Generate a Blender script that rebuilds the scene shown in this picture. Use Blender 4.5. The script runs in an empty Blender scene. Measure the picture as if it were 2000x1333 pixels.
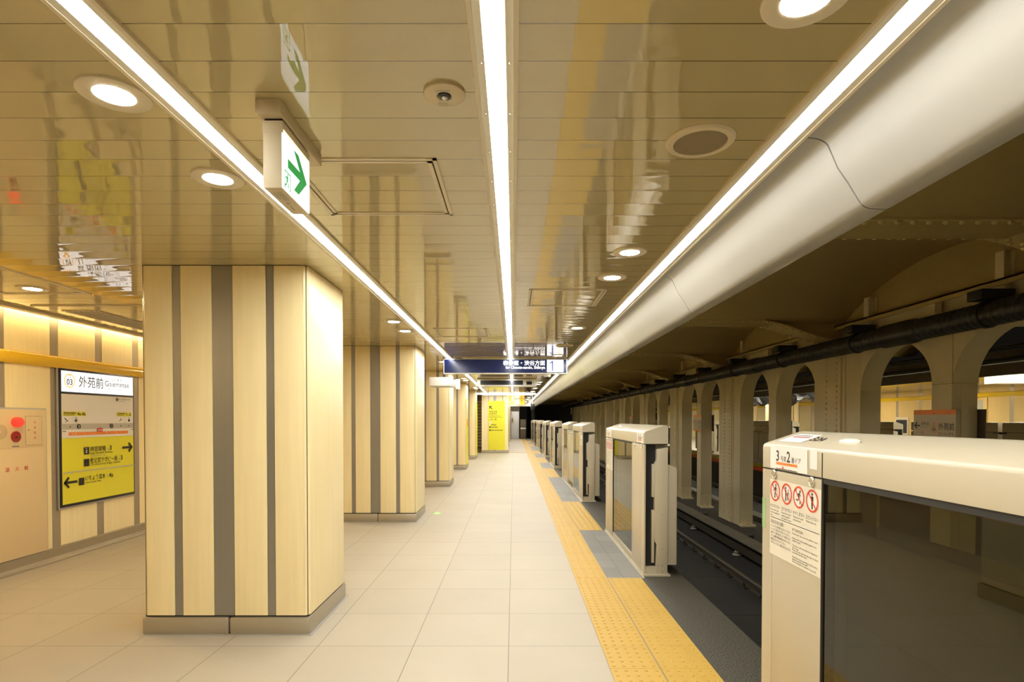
import bpy, bmesh, math, random
from mathutils import Vector

random.seed(7)
SC = bpy.context.scene
COL = SC.collection
PI = math.pi

# ------------------------------------------------------------------ camera, world, exposure
cam_d = bpy.data.cameras.new('camera')
cam = bpy.data.objects.new('camera', cam_d)
COL.objects.link(cam)
cam.location = (0, 0, 1.43)
cam.rotation_euler = (math.radians(89.0), 0, 0)
cam_d.sensor_width = 36
cam_d.lens = 36 * 1115 / 2000
cam_d.shift_x = -0.00175
cam_d.shift_y = 0.086
cam_d.clip_start = 0.02
cam_d.clip_end = 200
SC.camera = cam

world = bpy.data.worlds.new('world')
SC.world = world
world.use_nodes = True
world.node_tree.nodes['Background'].inputs[0].default_value = (1.0, 0.85, 0.6, 1)
world.node_tree.nodes['Background'].inputs[1].default_value = 0.004

SC.view_settings.view_transform = 'Standard'
SC.view_settings.look = 'None'
SC.view_settings.exposure = 0.58
SC.view_settings.gamma = 1.0
SC.view_settings.use_curve_mapping = False
try:
    SC.cycles.use_denoising = True
    SC.cycles.max_bounces = 10
    SC.cycles.diffuse_bounces = 6
    SC.cycles.glossy_bounces = 5
    SC.cycles.transparent_max_bounces = 12
    SC.cycles.caustics_reflective = False
    SC.cycles.caustics_refractive = False
    SC.cycles.sample_clamp_indirect = 6.0
except Exception:
    pass

# light levels (all of them belong to lamps the station has)
L_STRIP = 28.0
L_DOWN = 85.0
L_WARM = 560.0
L_COVE = 15.0
L_OPP = 34.0

# ------------------------------------------------------------------ places (metres; x right, y ahead, z up, platform floor z=0)
CEIL = 2.44
XEDGE = 1.54          # platform edge
XPSD = 1.18           # front face of the platform doors
XC = 4.73             # platform face of the arcade between the tracks
XMID = 4.87
MIR = 2 * XMID        # x -> MIR - x gives the other platform
XW = -4.62            # left wall
Y0, Y1 = -10.0, 42.0
PITCH = 4.13
NK = 9

ORD = ['nearest', 'second', 'third', 'fourth', 'fifth', 'sixth', 'seventh', 'eighth', 'ninth', 'tenth', 'eleventh',
       'twelfth', 'thirteenth', 'fourteenth', 'fifteenth', 'sixteenth', 'seventeenth', 'eighteenth', 'nineteenth',
       'twentieth', 'twenty-first', 'twenty-second', 'twenty-third', 'twenty-fourth', 'twenty-fifth', 'twenty-sixth']

# ------------------------------------------------------------------ materials
MATS = {}


def nodes_of(name):
    m = bpy.data.materials.new(name)
    m.use_nodes = True
    nt = m.node_tree
    return m, nt, nt.nodes['Principled BSDF']


def rgba(c):
    return (c[0], c[1], c[2], 1.0)


def mat(name, color, rough=0.5, metal=0.0, spec=0.5, vary=0.0, vscale=(8, 8, 8), bump=0.0, bscale=60.0, emit=None, estr=0.0, coat=0.0, ior=None):
    m, nt, b = nodes_of(name)
    b.inputs['Base Color'].default_value = rgba(color)
    b.inputs['Roughness'].default_value = rough
    b.inputs['Metallic'].default_value = metal
    b.inputs['Specular IOR Level'].default_value = spec
    b.inputs['Coat Weight'].default_value = coat
    b.inputs['Coat Roughness'].default_value = 0.08
    if ior:
        b.inputs['IOR'].default_value = ior
    if emit:
        b.inputs['Emission Color'].default_value = rgba(emit)
        b.inputs['Emission Strength'].default_value = estr
    if vary or bump:
        tc = nt.nodes.new('ShaderNodeTexCoord')
        mp = nt.nodes.new('ShaderNodeMapping')
        mp.inputs['Scale'].default_value = vscale
        nt.links.new(tc.outputs['Object'], mp.inputs['Vector'])
    if vary:
        n = nt.nodes.new('ShaderNodeTexNoise')
        n.inputs['Scale'].default_value = 1.0
        n.inputs['Detail'].default_value = 5.0
        nt.links.new(mp.outputs['Vector'], n.inputs['Vector'])
        mx = nt.nodes.new('ShaderNodeMix')
        mx.data_type = 'RGBA'
        mx.inputs[6].default_value = rgba([max(0, c * (1 - vary)) for c in color])
        mx.inputs[7].default_value = rgba([min(1, c * (1 + vary)) for c in color])
        nt.links.new(n.outputs['Fac'], mx.inputs[0])
        nt.links.new(mx.outputs[2], b.inputs['Base Color'])
    if bump:
        n2 = nt.nodes.new('ShaderNodeTexNoise')
        n2.inputs['Scale'].default_value = bscale
        n2.inputs['Detail'].default_value = 3.0
        nt.links.new(tc.outputs['Object'], n2.inputs['Vector'])
        bp = nt.nodes.new('ShaderNodeBump')
        bp.inputs['Strength'].default_value = bump
        bp.inputs['Distance'].default_value = 0.01
        nt.links.new(n2.outputs['Fac'], bp.inputs['Height'])
        nt.links.new(bp.outputs['Normal'], b.inputs['Normal'])
    MATS[name] = m
    return m


def emission(name, color, strength):
    m = bpy.data.materials.new(name)
    m.use_nodes = True
    nt = m.node_tree
    nt.nodes.remove(nt.nodes['Principled BSDF'])
    e = nt.nodes.new('ShaderNodeEmission')
    e.inputs['Color'].default_value = rgba(color)
    e.inputs['Strength'].default_value = strength
    nt.links.new(e.outputs[0], nt.nodes['Material Output'].inputs['Surface'])
    MATS[name] = m
    return m


def math_node(nt, op, a, b=None):
    n = nt.nodes.new('ShaderNodeMath')
    n.operation = op
    for i, v in enumerate((a, b)):
        if v is None:
            continue
        if isinstance(v, (int, float)):
            n.inputs[i].default_value = v
        else:
            nt.links.new(v, n.inputs[i])
    return n.outputs[0]


def make_ceiling_mat():
    """glossy painted planks that run across the platform, 152 mm wide, each slightly dished"""
    m, nt, b = nodes_of('ceiling_planks')
    b.inputs['Roughness'].default_value = 0.015
    b.inputs['IOR'].default_value = 2.0
    tc = nt.nodes.new('ShaderNodeTexCoord')
    sep = nt.nodes.new('ShaderNodeSeparateXYZ')
    nt.links.new(tc.outputs['Object'], sep.inputs[0])
    y = math_node(nt, 'DIVIDE', math_node(nt, 'ADD', sep.outputs['Y'], 15.25 * 2 - 1.4753), 0.1525)
    fr = math_node(nt, 'FRACT', y)
    idx = math_node(nt, 'FLOOR', y)
    d = math_node(nt, 'ABSOLUTE', math_node(nt, 'SUBTRACT', fr, 0.5))
    groove = math_node(nt, 'GREATER_THAN', d, 0.489)
    mx = nt.nodes.new('ShaderNodeMix')
    mx.data_type = 'RGBA'
    mx.inputs[6].default_value = (0.46, 0.385, 0.195, 1)
    mx.inputs[7].default_value = (0.10, 0.07, 0.03, 1)
    nt.links.new(groove, mx.inputs[0])
    nt.links.new(mx.outputs[2], b.inputs['Base Color'])
    d2 = math_node(nt, 'MULTIPLY', d, d)
    d4 = math_node(nt, 'MULTIPLY', d2, d2)
    comb = nt.nodes.new('ShaderNodeCombineXYZ')
    nt.links.new(sep.outputs['X'], comb.inputs[0])
    nt.links.new(math_node(nt, 'MULTIPLY', idx, 7.31), comb.inputs[1])
    nt.links.new(math_node(nt, 'MULTIPLY', fr, 0.35), comb.inputs[2])
    n = nt.nodes.new('ShaderNodeTexNoise')
    n.inputs['Scale'].default_value = 1.6
    n.inputs['Detail'].default_value = 1.0
    nt.links.new(comb.outputs[0], n.inputs['Vector'])
    h = math_node(nt, 'ADD', math_node(nt, 'MULTIPLY', d4, 0.006), math_node(nt, 'MULTIPLY', n.outputs['Fac'], 0.0011))
    bp = nt.nodes.new('ShaderNodeBump')
    bp.inputs['Strength'].default_value = 1.0
    bp.inputs['Distance'].default_value = 1.0
    nt.links.new(h, bp.inputs['Height'])
    nt.links.new(bp.outputs['Normal'], b.inputs['Normal'])
    MATS['ceiling_planks'] = m


def make_floor_mat(name, c1, c2, mortar, w, h, ox, oy, rough, msize=0.0022):
    m, nt, b = nodes_of(name)
    tc = nt.nodes.new('ShaderNodeTexCoord')
    mp = nt.nodes.new('ShaderNodeMapping')
    mp.inputs['Location'].default_value = (-ox, -oy, 0)
    nt.links.new(tc.outputs['Object'], mp.inputs['Vector'])
    br = nt.nodes.new('ShaderNodeTexBrick')
    br.offset = 0.0
    br.inputs['Scale'].default_value = 1.0
    br.inputs['Brick Width'].default_value = w
    br.inputs['Row Height'].default_value = h
    br.inputs['Mortar Size'].default_value = msize
    br.inputs['Mortar Smooth'].default_value = 0.1
    br.inputs['Color1'].default_value = rgba(c1)
    br.inputs['Color2'].default_value = rgba(c2)
    br.inputs['Mortar'].default_value = rgba(mortar)
    nt.links.new(mp.outputs['Vector'], br.inputs['Vector'])
    n = nt.nodes.new('ShaderNodeTexNoise')
    n.inputs['Scale'].default_value = 160.0
    n.inputs['Detail'].default_value = 4.0
    nt.links.new(tc.outputs['Object'], n.inputs['Vector'])
    n2 = nt.nodes.new('ShaderNodeTexNoise')
    n2.inputs['Scale'].default_value = 1.7
    n2.inputs['Detail'].default_value = 6.0
    nt.links.new(tc.outputs['Object'], n2.inputs['Vector'])
    s = math_node(nt, 'ADD', math_node(nt, 'MULTIPLY', n.outputs['Fac'], 0.22), math_node(nt, 'MULTIPLY', n2.outputs['Fac'], 0.14))
    s = math_node(nt, 'ADD', s, 0.82)
    mx = nt.nodes.new('ShaderNodeVectorMath')
    mx.operation = 'SCALE'
    nt.links.new(br.outputs['Color'], mx.inputs[0])
    nt.links.new(s, mx.inputs['Scale'])
    nt.links.new(mx.outputs[0], b.inputs['Base Color'])
    b.inputs['Roughness'].default_value = rough
    b.inputs['Specular IOR Level'].default_value = 0.3
    MATS[name] = m


def make_granite(name, a, c, scale, rough):
    m, nt, b = nodes_of(name)
    tc = nt.nodes.new('ShaderNodeTexCoord')
    n = nt.nodes.new('ShaderNodeTexNoise')
    n.inputs['Scale'].default_value = scale
    n.inputs['Detail'].default_value = 3.0
    n.inputs['Roughness'].default_value = 0.8
    nt.links.new(tc.outputs['Object'], n.inputs['Vector'])
    cr = nt.nodes.new('ShaderNodeValToRGB')
    cr.color_ramp.elements[0].position = 0.42
    cr.color_ramp.elements[0].color = rgba(a)
    cr.color_ramp.elements[1].position = 0.62
    cr.color_ramp.elements[1].color = rgba(c)
    nt.links.new(n.outputs['Fac'], cr.inputs[0])
    nt.links.new(cr.outputs[0], b.inputs['Base Color'])
    b.inputs['Roughness'].default_value = rough
    MATS[name] = m


def make_glass(name, tint, ior=1.6):
    m = bpy.data.materials.new(name)
    m.use_nodes = True
    nt = m.node_tree
    nt.nodes.remove(nt.nodes['Principled BSDF'])
    fr = nt.nodes.new('ShaderNodeFresnel')
    fr.inputs['IOR'].default_value = ior
    tr = nt.nodes.new('ShaderNodeBsdfTransparent')
    tr.inputs['Color'].default_value = rgba(tint)
    gl = nt.nodes.new('ShaderNodeBsdfGlossy')
    gl.inputs['Color'].default_value = (0.95, 0.95, 0.9, 1)
    gl.inputs['Roughness'].default_value = 0.015
    mx = nt.nodes.new('ShaderNodeMixShader')
    geo = nt.nodes.new('ShaderNodeNewGeometry')
    nt.links.new(math_node(nt, 'MULTIPLY', fr.outputs[0], math_node(nt, 'SUBTRACT', 1.0, geo.outputs['Backfacing'])), mx.inputs[0])
    nt.links.new(tr.outputs[0], mx.inputs[1])
    nt.links.new(gl.outputs[0], mx.inputs[2])
    nt.links.new(mx.outputs[0], nt.nodes['Material Output'].inputs['Surface'])
    MATS[name] = m


mat('maple', (0.92, 0.775, 0.435), 0.33, vary=0.08, vscale=(28, 28, 1.6), spec=0.5)
mat('steel_strip', (0.33, 0.32, 0.295), 0.36, metal=0.8, vary=0.05, vscale=(90, 90, 1))
mat('bronze_base', (0.46, 0.41, 0.31), 0.40, metal=0.7, vary=0.06, vscale=(2, 2, 60))
mat('wall_strip', (0.40, 0.34, 0.25), 0.45, metal=0.5, vary=0.06, vscale=(6, 6, 6))
mat('shadow_gap', (0.02, 0.016, 0.01), 0.8)
mat('cream_paint', (0.50, 0.445, 0.325), 0.30, vary=0.02, vscale=(3, 3, 3), spec=0.5)
mat('cream_cabinet', (0.72, 0.55, 0.30), 0.42, vary=0.02, vscale=(3, 3, 3))
mat('black_slot', (0.012, 0.012, 0.012), 0.4)
mat('rubber', (0.02, 0.02, 0.02), 0.6)
mat('chrome', (0.75, 0.73, 0.68), 0.22, metal=1.0)
mat('lamp_cream', (0.62, 0.59, 0.50), 0.25)
mat('cowl', (0.395, 0.39, 0.36), 0.2, vary=0.02, vscale=(1.5, 1.5, 1.5))
mat('trim_cream', (0.66, 0.58, 0.42), 0.4)
mat('trim_light', (0.74, 0.71, 0.62), 0.35)
mat('column_paint', (0.74, 0.65, 0.42), 0.5, vary=0.08, vscale=(2, 2, 2), bump=0.06)
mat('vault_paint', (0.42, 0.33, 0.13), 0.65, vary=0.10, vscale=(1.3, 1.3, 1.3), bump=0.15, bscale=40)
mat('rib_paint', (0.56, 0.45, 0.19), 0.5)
mat('dull_steel', (0.15, 0.135, 0.10), 0.6, vary=0.2, vscale=(3, 3, 3))
mat('black_pipe', (0.022, 0.024, 0.022), 0.42, vary=0.2, vscale=(6, 6, 6))
mat('rail_steel', (0.09, 0.075, 0.055), 0.45, metal=0.6)
mat('rail_head', (0.14, 0.12, 0.085), 0.55, metal=0.7)
mat('slab', (0.025, 0.024, 0.02), 0.85, vary=0.25, vscale=(1.4, 1.4, 1.4), bump=0.3)
mat('dark_concrete', (0.05, 0.045, 0.034), 0.85, vary=0.25, vscale=(1.2, 1.2, 1.2), bump=0.3)
mat('porcelain', (0.30, 0.28, 0.22), 0.25)
mat('yellow_band', (0.84, 0.52, 0.025), 0.22, spec=0.6)
mat('yellow_band_opp_light', (0.85, 0.64, 0.03), 0.25)  # same band yellow; the opposite platform's whiter light is put into the colour
mat('tactile_yellow', (0.53, 0.335, 0.058), 0.5, vary=0.07, vscale=(2.2, 2.2, 2.2))
mat('sign_black', (0.012, 0.012, 0.012), 0.35)
mat('sign_yellow', (0.80, 0.74, 0.035), 0.3)
mat('sign_paper', (0.82, 0.78, 0.71), 0.35)
mat('sign_white', (0.85, 0.84, 0.80), 0.35)
mat('sticker_cream', (0.78, 0.74, 0.62), 0.4)
mat('sign_grey', (0.50, 0.47, 0.40), 0.4)
mat('mid_grey', (0.25, 0.24, 0.22), 0.5)
mat('orange', (0.85, 0.24, 0.03), 0.4)
mat('edge_red', (0.70, 0.08, 0.02), 0.5)
mat('edge_green', (0.45, 0.42, 0.03), 0.5)
mat('sign_red', (0.62, 0.03, 0.02), 0.4)
mat('ring_red', (0.72, 0.07, 0.03), 0.4)
mat('green_tape', (0.33, 0.52, 0.25), 0.5)
mat('button_red', (0.30, 0.006, 0.008), 0.3)
mat('lamp_red', (0.75, 0.03, 0.02), 0.2, emit=(1, 0.05, 0.03), estr=0.55)
mat('metal_grey', (0.48, 0.46, 0.42), 0.4, metal=0.4)
mat('white_paint', (0.80, 0.79, 0.75), 0.4)
mat('door_white', (0.66, 0.66, 0.66), 0.45)
mat('beige_paint', (0.58, 0.49, 0.32), 0.45)
mat('grille', (0.22, 0.17, 0.09), 0.6)
mat('sticker_green', (0.35, 0.75, 0.12), 0.4)
mat('tarp', (0.012, 0.012, 0.014), 0.28, bump=0.6, bscale=9)
mat('pale_blue', (0.45, 0.52, 0.56), 0.3)
mat('navy_print', (0.03, 0.04, 0.07), 0.35)
mat('map_blue', (0.33, 0.42, 0.55), 0.4)
mat('louver', (0.72, 0.70, 0.63), 0.45)
mat('brown_panel', (0.10, 0.075, 0.05), 0.5)
mat('plaster', (0.30, 0.26, 0.18), 0.8, vary=0.1, vscale=(1, 1, 1))
mat('opp_wall', (0.80, 0.66, 0.33), 0.4, vary=0.06, vscale=(20, 20, 1.5))
emission('strip_light', (1.0, 0.985, 0.93), L_STRIP)
emission('down_light', (1.0, 0.93, 0.82), L_DOWN)
emission('down_light_warm', (1.0, 0.75, 0.42), L_WARM)
emission('cove_light', (1.0, 0.76, 0.40), L_COVE)
emission('opp_light', (1.0, 0.95, 0.78), L_OPP)
mat('lit_white', (0.9, 0.9, 0.9), 0.3, emit=(0.93, 1.0, 0.97), estr=0.75)
mat('lit_header', (0.9, 0.9, 0.9), 0.3, emit=(0.95, 0.97, 1.0), estr=0.7)
mat('lit_green', (0.0, 0.20, 0.04), 0.3, emit=(0.0, 0.30, 0.055), estr=0.45)
mat('lit_navy', (0.005, 0.009, 0.045), 0.16, spec=0.35, emit=(0.02, 0.05, 0.22), estr=0.10)
mat('lit_text', (0.9, 0.9, 0.9), 0.3, emit=(1, 1, 1), estr=0.95)
mat('navy_digit', (0.06, 0.10, 0.32), 0.3, emit=(0.1, 0.18, 0.5), estr=0.3)
mat('lit_orange', (0.9, 0.45, 0.1), 0.3, emit=(1, 0.5, 0.15), estr=0.6)
mat('lit_yellow', (0.9, 0.6, 0.05), 0.3, emit=(1.0, 0.62, 0.06), estr=0.8)
mat('lit_amber', (0.7, 0.25, 0.02), 0.3, emit=(0.6, 0.2, 0.01), estr=0.5)
mat('housing_white', (0.80, 0.78, 0.72), 0.35)
mat('screen', (0.012, 0.013, 0.02), 0.12)
make_ceiling_mat()
make_floor_mat('floor_tiles', (0.455, 0.405, 0.31), (0.43, 0.38, 0.29), (0.17, 0.15, 0.115), 0.60, 0.604, -0.032 - 12.0, 3.568 - 12.08, 0.5)
make_floor_mat('grey_stone', (0.23, 0.225, 0.205), (0.185, 0.18, 0.165), (0.12, 0.115, 0.105), 0.30, 0.303, 0.99 - 9.0, 5.16 - 12.12, 0.45, 0.003)
make_granite('granite', (0.009, 0.008, 0.007), (0.14, 0.13, 0.095), 110, 0.6)
make_glass('door_glass', (0.44, 0.42, 0.29), 1.5)
M = MATS

# ------------------------------------------------------------------ mesh helpers


class MB:
    def __init__(self):
        self.v, self.f = [], []

    def add(self, vs, fs):
        n = len(self.v)
        self.v += [tuple(p) for p in vs]
        self.f += [tuple(i + n for i in f) for f in fs]
        return self

    def box(self, x0, x1, y0, y1, z0, z1):
        return self.add([(x0, y0, z0), (x1, y0, z0), (x1, y1, z0), (x0, y1, z0), (x0, y0, z1), (x1, y0, z1), (x1, y1, z1), (x0, y1, z1)],
                        [(0, 3, 2, 1), (4, 5, 6, 7), (0, 1, 5, 4), (1, 2, 6, 5), (2, 3, 7, 6), (3, 0, 4, 7)])

    def prism(self, pts, axis, a, b):
        def put(p, t):
            return (t, p[0], p[1]) if axis == 'x' else ((p[0], t, p[1]) if axis == 'y' else (p[0], p[1], t))
        n = len(pts)
        vs = [put(p, a) for p in pts] + [put(p, b) for p in pts]
        fs = [tuple(range(n)), tuple(range(2 * n - 1, n - 1, -1))]
        fs += [(i, i + n, (i + 1) % n + n, (i + 1) % n) for i in range(n)]
        return self.add(vs, fs)

    def strip(self, pts, axis, a, b):
        """open sheet: a polyline swept along an axis"""
        def put(p, t):
            return (t, p[0], p[1]) if axis == 'x' else ((p[0], t, p[1]) if axis == 'y' else (p[0], p[1], t))
        n = len(pts)
        vs = [put(p, a) for p in pts] + [put(p, b) for p in pts]
        return self.add(vs, [(i, i + 1, i + 1 + n, i + n) for i in range(n - 1)])

    def lathe(self, prof, c, axis='z', seg=24, sign=1):
        """prof: (radius, height along axis)"""
        c = Vector(c)
        A = {'x': ((0, 1, 0), (0, 0, 1), (1, 0, 0)), 'y': ((0, 0, 1), (1, 0, 0), (0, 1, 0)), 'z': ((1, 0, 0), (0, 1, 0), (0, 0, 1))}[axis]
        u, w, n = (Vector(q) for q in A)
        vs, fs = [], []
        k = len(prof)
        for r, h in prof:
            for s in range(seg):
                t = 2 * PI * s / seg
                vs.append(c + u * (r * math.cos(t)) + w * (r * math.sin(t)) + n * (h * sign))
        for i in range(k - 1):
            for s in range(seg):
                s2 = (s + 1) % seg
                fs.append((i * seg + s, i * seg + s2, (i + 1) * seg + s2, (i + 1) * seg + s))
        if prof[0][0] > 1e-6:
            fs.append(tuple(range(seg - 1, -1, -1)))
        if prof[-1][0] > 1e-6:
            fs.append(tuple((k - 1) * seg + s for s in range(seg)))
        return self.add(vs, fs)

    def dome(self, c, r, h, axis='z', seg=8, rings=3, sign=1):
        prof = [(r * math.cos(i / rings * PI / 2), h * math.sin(i / rings * PI / 2)) for i in range(rings)] + [(r * 0.05, h)]
        return self.lathe(prof, c, axis, seg, sign)

    def tube(self, pts, r, seg=8):
        pts = [Vector(p) for p in pts]
        vs, fs = [], []
        for i, p in enumerate(pts):
            t = (pts[min(i + 1, len(pts) - 1)] - pts[max(i - 1, 0)]).normalized()
            u = t.orthogonal().normalized() if abs(t.z) > 0.9 else t.cross(Vector((0, 0, 1))).normalized()
            w = t.cross(u)
            for s in range(seg):
                a = 2 * PI * s / seg
                vs.append(p + u * (r * math.cos(a)) + w * (r * math.sin(a)))
        for i in range(len(pts) - 1):
            for s in range(seg):
                s2 = (s + 1) % seg
                fs.append((i * seg + s, i * seg + s2, (i + 1) * seg + s2, (i + 1) * seg + s))
        fs.append(tuple(range(seg - 1, -1, -1)))
        fs.append(tuple((len(pts) - 1) * seg + s for s in range(seg)))
        return self.add(vs, fs)

    def build(self, name, material, parent=None, bevel=0.0, smooth=False, closed=True, origin=None):
        base = Vector((0, 0, 0))
        p = parent
        while p is not None:
            base += p.location
            p = p.parent
        if parent is None and origin is not None:
            base = Vector(origin)
        me = bpy.data.meshes.new(name)
        me.from_pydata([tuple(Vector(q) - base) for q in self.v], [], self.f)
        if closed or bevel:
            bm = bmesh.new()
            bm.from_mesh(me)
            if closed:
                bmesh.ops.recalc_face_normals(bm, faces=bm.faces)
            if bevel:
                ed = [e for e in bm.edges if len(e.link_faces) == 2 and e.calc_face_angle(0) > 0.5]
                bmesh.ops.bevel(bm, geom=ed, offset=bevel, segments=2, affect='EDGES', profile=0.6, clamp_overlap=True)
            bm.to_mesh(me)
            bm.free()
        if smooth or bevel:
            me.polygons.foreach_set('use_smooth', [True] * len(me.polygons))
            me.set_sharp_from_angle(angle=math.radians(40))
        mm = material if isinstance(material, bpy.types.Material) else M[material]
        me.materials.append(mm)
        o = bpy.data.objects.new(name, me)
        COL.objects.link(o)
        if parent is not None:
            o.parent = parent
        elif origin is not None:
            o.location = origin
        return o


def thing(name, label, cat, loc=(0, 0, 0), group=None):
    o = bpy.data.objects.new(name, None)
    o.empty_display_size = 0.1
    COL.objects.link(o)
    o.location = loc
    return tag(o, label, cat, group)


def tag(o, label, cat, group=None):
    o['label'] = label
    o['category'] = cat
    if group:
        o['group'] = group
    return o


def struct(o):
    o['kind'] = 'structure'
    return o


KIDS = {}


def copy_tree(o, parent=None):
    c = o.copy()
    COL.objects.link(c)
    if parent is not None:
        c.parent = parent
    for ch in [q for q in o.children]:
        copy_tree(ch, c)
    return c


def copy_thing(o, loc, label, rotz=0, group=None):
    c = copy_tree(o)
    c.location = loc
    c.rotation_euler = (0, 0, rotz)
    c['label'] = label
    if group:
        c['group'] = group
    return c


TXT = {}


def text_mesh(s, bold=0.0):
    key = (s, bold)
    if key in TXT:
        return TXT[key]
    cu = bpy.data.curves.new('t', 'FONT')
    cu.body = s
    cu.size = 1.0
    cu.resolution_u = 3
    cu.offset = bold
    ob = bpy.data.objects.new('t', cu)
    COL.objects.link(ob)
    dg = bpy.context.evaluated_depsgraph_get()
    ev = ob.evaluated_get(dg)
    me = ev.to_mesh()
    vs = [tuple(v.co) for v in me.vertices]
    fs = [tuple(p.vertices) for p in me.polygons]
    ev.to_mesh_clear()
    bpy.data.objects.remove(ob)
    bpy.data.curves.remove(cu)
    TXT[key] = (vs, fs)
    return TXT[key]


class Sheet:
    """flat printing on a surface; u to the reader's right, v up"""

    def __init__(self, origin, xd, ud):
        self.o, self.x, self.u = Vector(origin), Vector(xd), Vector(ud)
        self.n = self.x.cross(self.u)
        self.L = {}

    def _mb(self, layer):
        return self.L.setdefault(layer, (MB(), len(self.L) + 1))

    def P(self, u, v, lv):
        return self.o + self.x * u + self.u * v + self.n * (0.0007 * lv)

    def poly(self, layer, pts):
        mb, lv = self._mb(layer)
        a = sum(pts[i][0] * pts[(i + 1) % len(pts)][1] - pts[(i + 1) % len(pts)][0] * pts[i][1] for i in range(len(pts)))
        if a < 0:
            pts = pts[::-1]
        mb.add([self.P(u, v, lv) for u, v in pts], [tuple(range(len(pts)))])
        return self

    def rect(self, layer, u0, v0, u1, v1):
        return self.poly(layer, [(u0, v0), (u1, v0), (u1, v1), (u0, v1)])

    def disc(self, layer, u, v, r, seg=24, ry=None):
        ry = ry or r
        return self.poly(layer, [(u + r * math.cos(2 * PI * i / seg), v + ry * math.sin(2 * PI * i / seg)) for i in range(seg)])

    def ring(self, layer, u, v, r0, r1, seg=28):
        for i in range(seg):
            a, b = 2 * PI * i / seg, 2 * PI * (i + 1) / seg
            self.poly(layer, [(u + r0 * math.cos(a), v + r0 * math.sin(a)), (u + r1 * math.cos(a), v + r1 * math.sin(a)),
                              (u + r1 * math.cos(b), v + r1 * math.sin(b)), (u + r0 * math.cos(b), v + r0 * math.sin(b))])
        return self

    def line(self, layer, u0, v0, u1, v1, w):
        d = Vector((u1 - u0, v1 - v0))
        d.normalize()
        n = Vector((-d.y, d.x)) * (w / 2)
        return self.poly(layer, [(u0 + n.x, v0 + n.y), (u0 - n.x, v0 - n.y), (u1 - n.x, v1 - n.y), (u1 + n.x, v1 + n.y)])

    def arrow(self, layer, u, v, ln, w, ang, head=None):
        """centre u,v; ang in degrees, 0 = right"""
        a = math.radians(ang)
        d = Vector((math.cos(a), math.sin(a)))
        t = Vector((u, v)) + d * (ln / 2)
        b = Vector((u, v)) - d * (ln / 2)
        e = t - d * (w * 0.7)
        self.line(layer, b.x, b.y, e.x, e.y, w)
        h = head or ln * 0.62
        for s in (1, -1):
            q = math.radians(ang + s * 135)
            k = Vector((math.cos(q), math.sin(q)))
            st = t - k * (w * 0.35)
            self.line(layer, st.x, st.y, t.x + k.x * h, t.y + k.y * h, w)
        return self

    def text(self, layer, s, u, v, size, width=None, align='l', bold=0.0):
        """baseline left at u,v; size = height of a full-width character; width squeezes or stretches to fit"""
        mb, lv = self._mb(layer)
        vs, fs = text_mesh(s, bold)
        if not vs:
            return self
        x0, x1 = min(p[0] for p in vs), max(p[0] for p in vs)
        k = size
        kx = (width / (x1 - x0)) if width else k
        off = {'l': 0, 'c': -(x1 - x0) / 2 * kx, 'r': -(x1 - x0) * kx}[align]
        mb.add([self.P(u + off + (p[0] - x0) * kx, v + p[1] * k, lv) for p in vs], fs)
        return self

    def dashes(self, layer, u0, u1, v, h, seed=1):
        r = random.Random(seed)
        u = u0
        while u < u1 - h * 0.5:
            w = h * r.uniform(0.5, 1.0)
            self.rect(layer, u, v, min(u + w, u1), v + h * r.uniform(0.7, 1.0))
            u += w + h * 0.3
        return self

    def build(self, parent, names):
        """names: layer -> (part name, material)"""
        base = parent
        for layer, (mb, lv) in self.L.items():
            nm, mt = names[layer]
            o = mb.build(nm, mt, base, closed=False)
            if lv == 1 and layer in ('paper', 'plate'):
                base = o
        return self


# ------------------------------------------------------------------ the setting
struct(MB().box(XW - 0.1, 0.548, Y0, Y1, -0.12, 0.0).build('floor', 'floor_tiles'))
struct(MB().box(0.548, 1.145, Y0, Y1, -0.12, 0.0).build('floor_stone', 'grey_stone'))
struct(MB().box(1.145, XEDGE, Y0, Y1, -0.12, 0.0).build('floor_edge', 'granite'))
struct(MB().box(1.30, XEDGE - 0.03, Y0, Y1, -1.25, -0.12).build('wall_platform', 'dark_concrete'))
struct(MB().box(-4.50, 1.045, Y0, Y1, CEIL, CEIL + 0.05).build('ceiling', 'ceiling_planks'))

# left wall: maple panels with metal strips between them, light cove above
wl = MB()
ws = MB()
k0 = -12
YS0 = 5.70
for k in range(k0, 60):
    ya = YS0 + 0.615 * k
    if ya > 30.5:
        break
    ws.box(XW - 0.04, XW - 0.004, ya - 0.004, ya + 0.104, 0.1, 2.72)
    wl.box(XW - 0.04, XW, ya + 0.104, ya + 0.611, 0.1, 2.72)
w = struct(wl.build('wall_left', 'maple'))
struct(ws.build('wall_strips', 'wall_strip', w))
struct(MB().box(XW - 0.3, XW - 0.04, Y0, 31, -0.1, 2.9).box(XW - 0.04, -4.40, Y0, 31, 2.72, 2.76).build('wall_backing', 'plaster'))
struct(MB().prism([(XW, 0.0), (XW + 0.045, 0.0), (XW + 0.045, 0.012), (XW + 0.03, 0.02), (XW + 0.022, 0.05), (XW + 0.03, 0.135), (XW, 0.14)], 'y', Y0, 30.5).build('baseboard_left', 'bronze_base'))
cv = thing('cove_light', 'warm hidden light line in the slot between the ceiling and the wood panelled wall', 'light', (-4.5, Y0, 2.5))
MB().box(-4.515, -4.503, Y0, 30.5, CEIL + 0.012, CEIL + 0.05).build('cove_tube', 'cove_light', cv)
MB().box(-4.505, -4.43, Y0, 30.5, CEIL - 0.022, CEIL - 0.001).build('edge_trim', 'trim_cream', cv)
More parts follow.
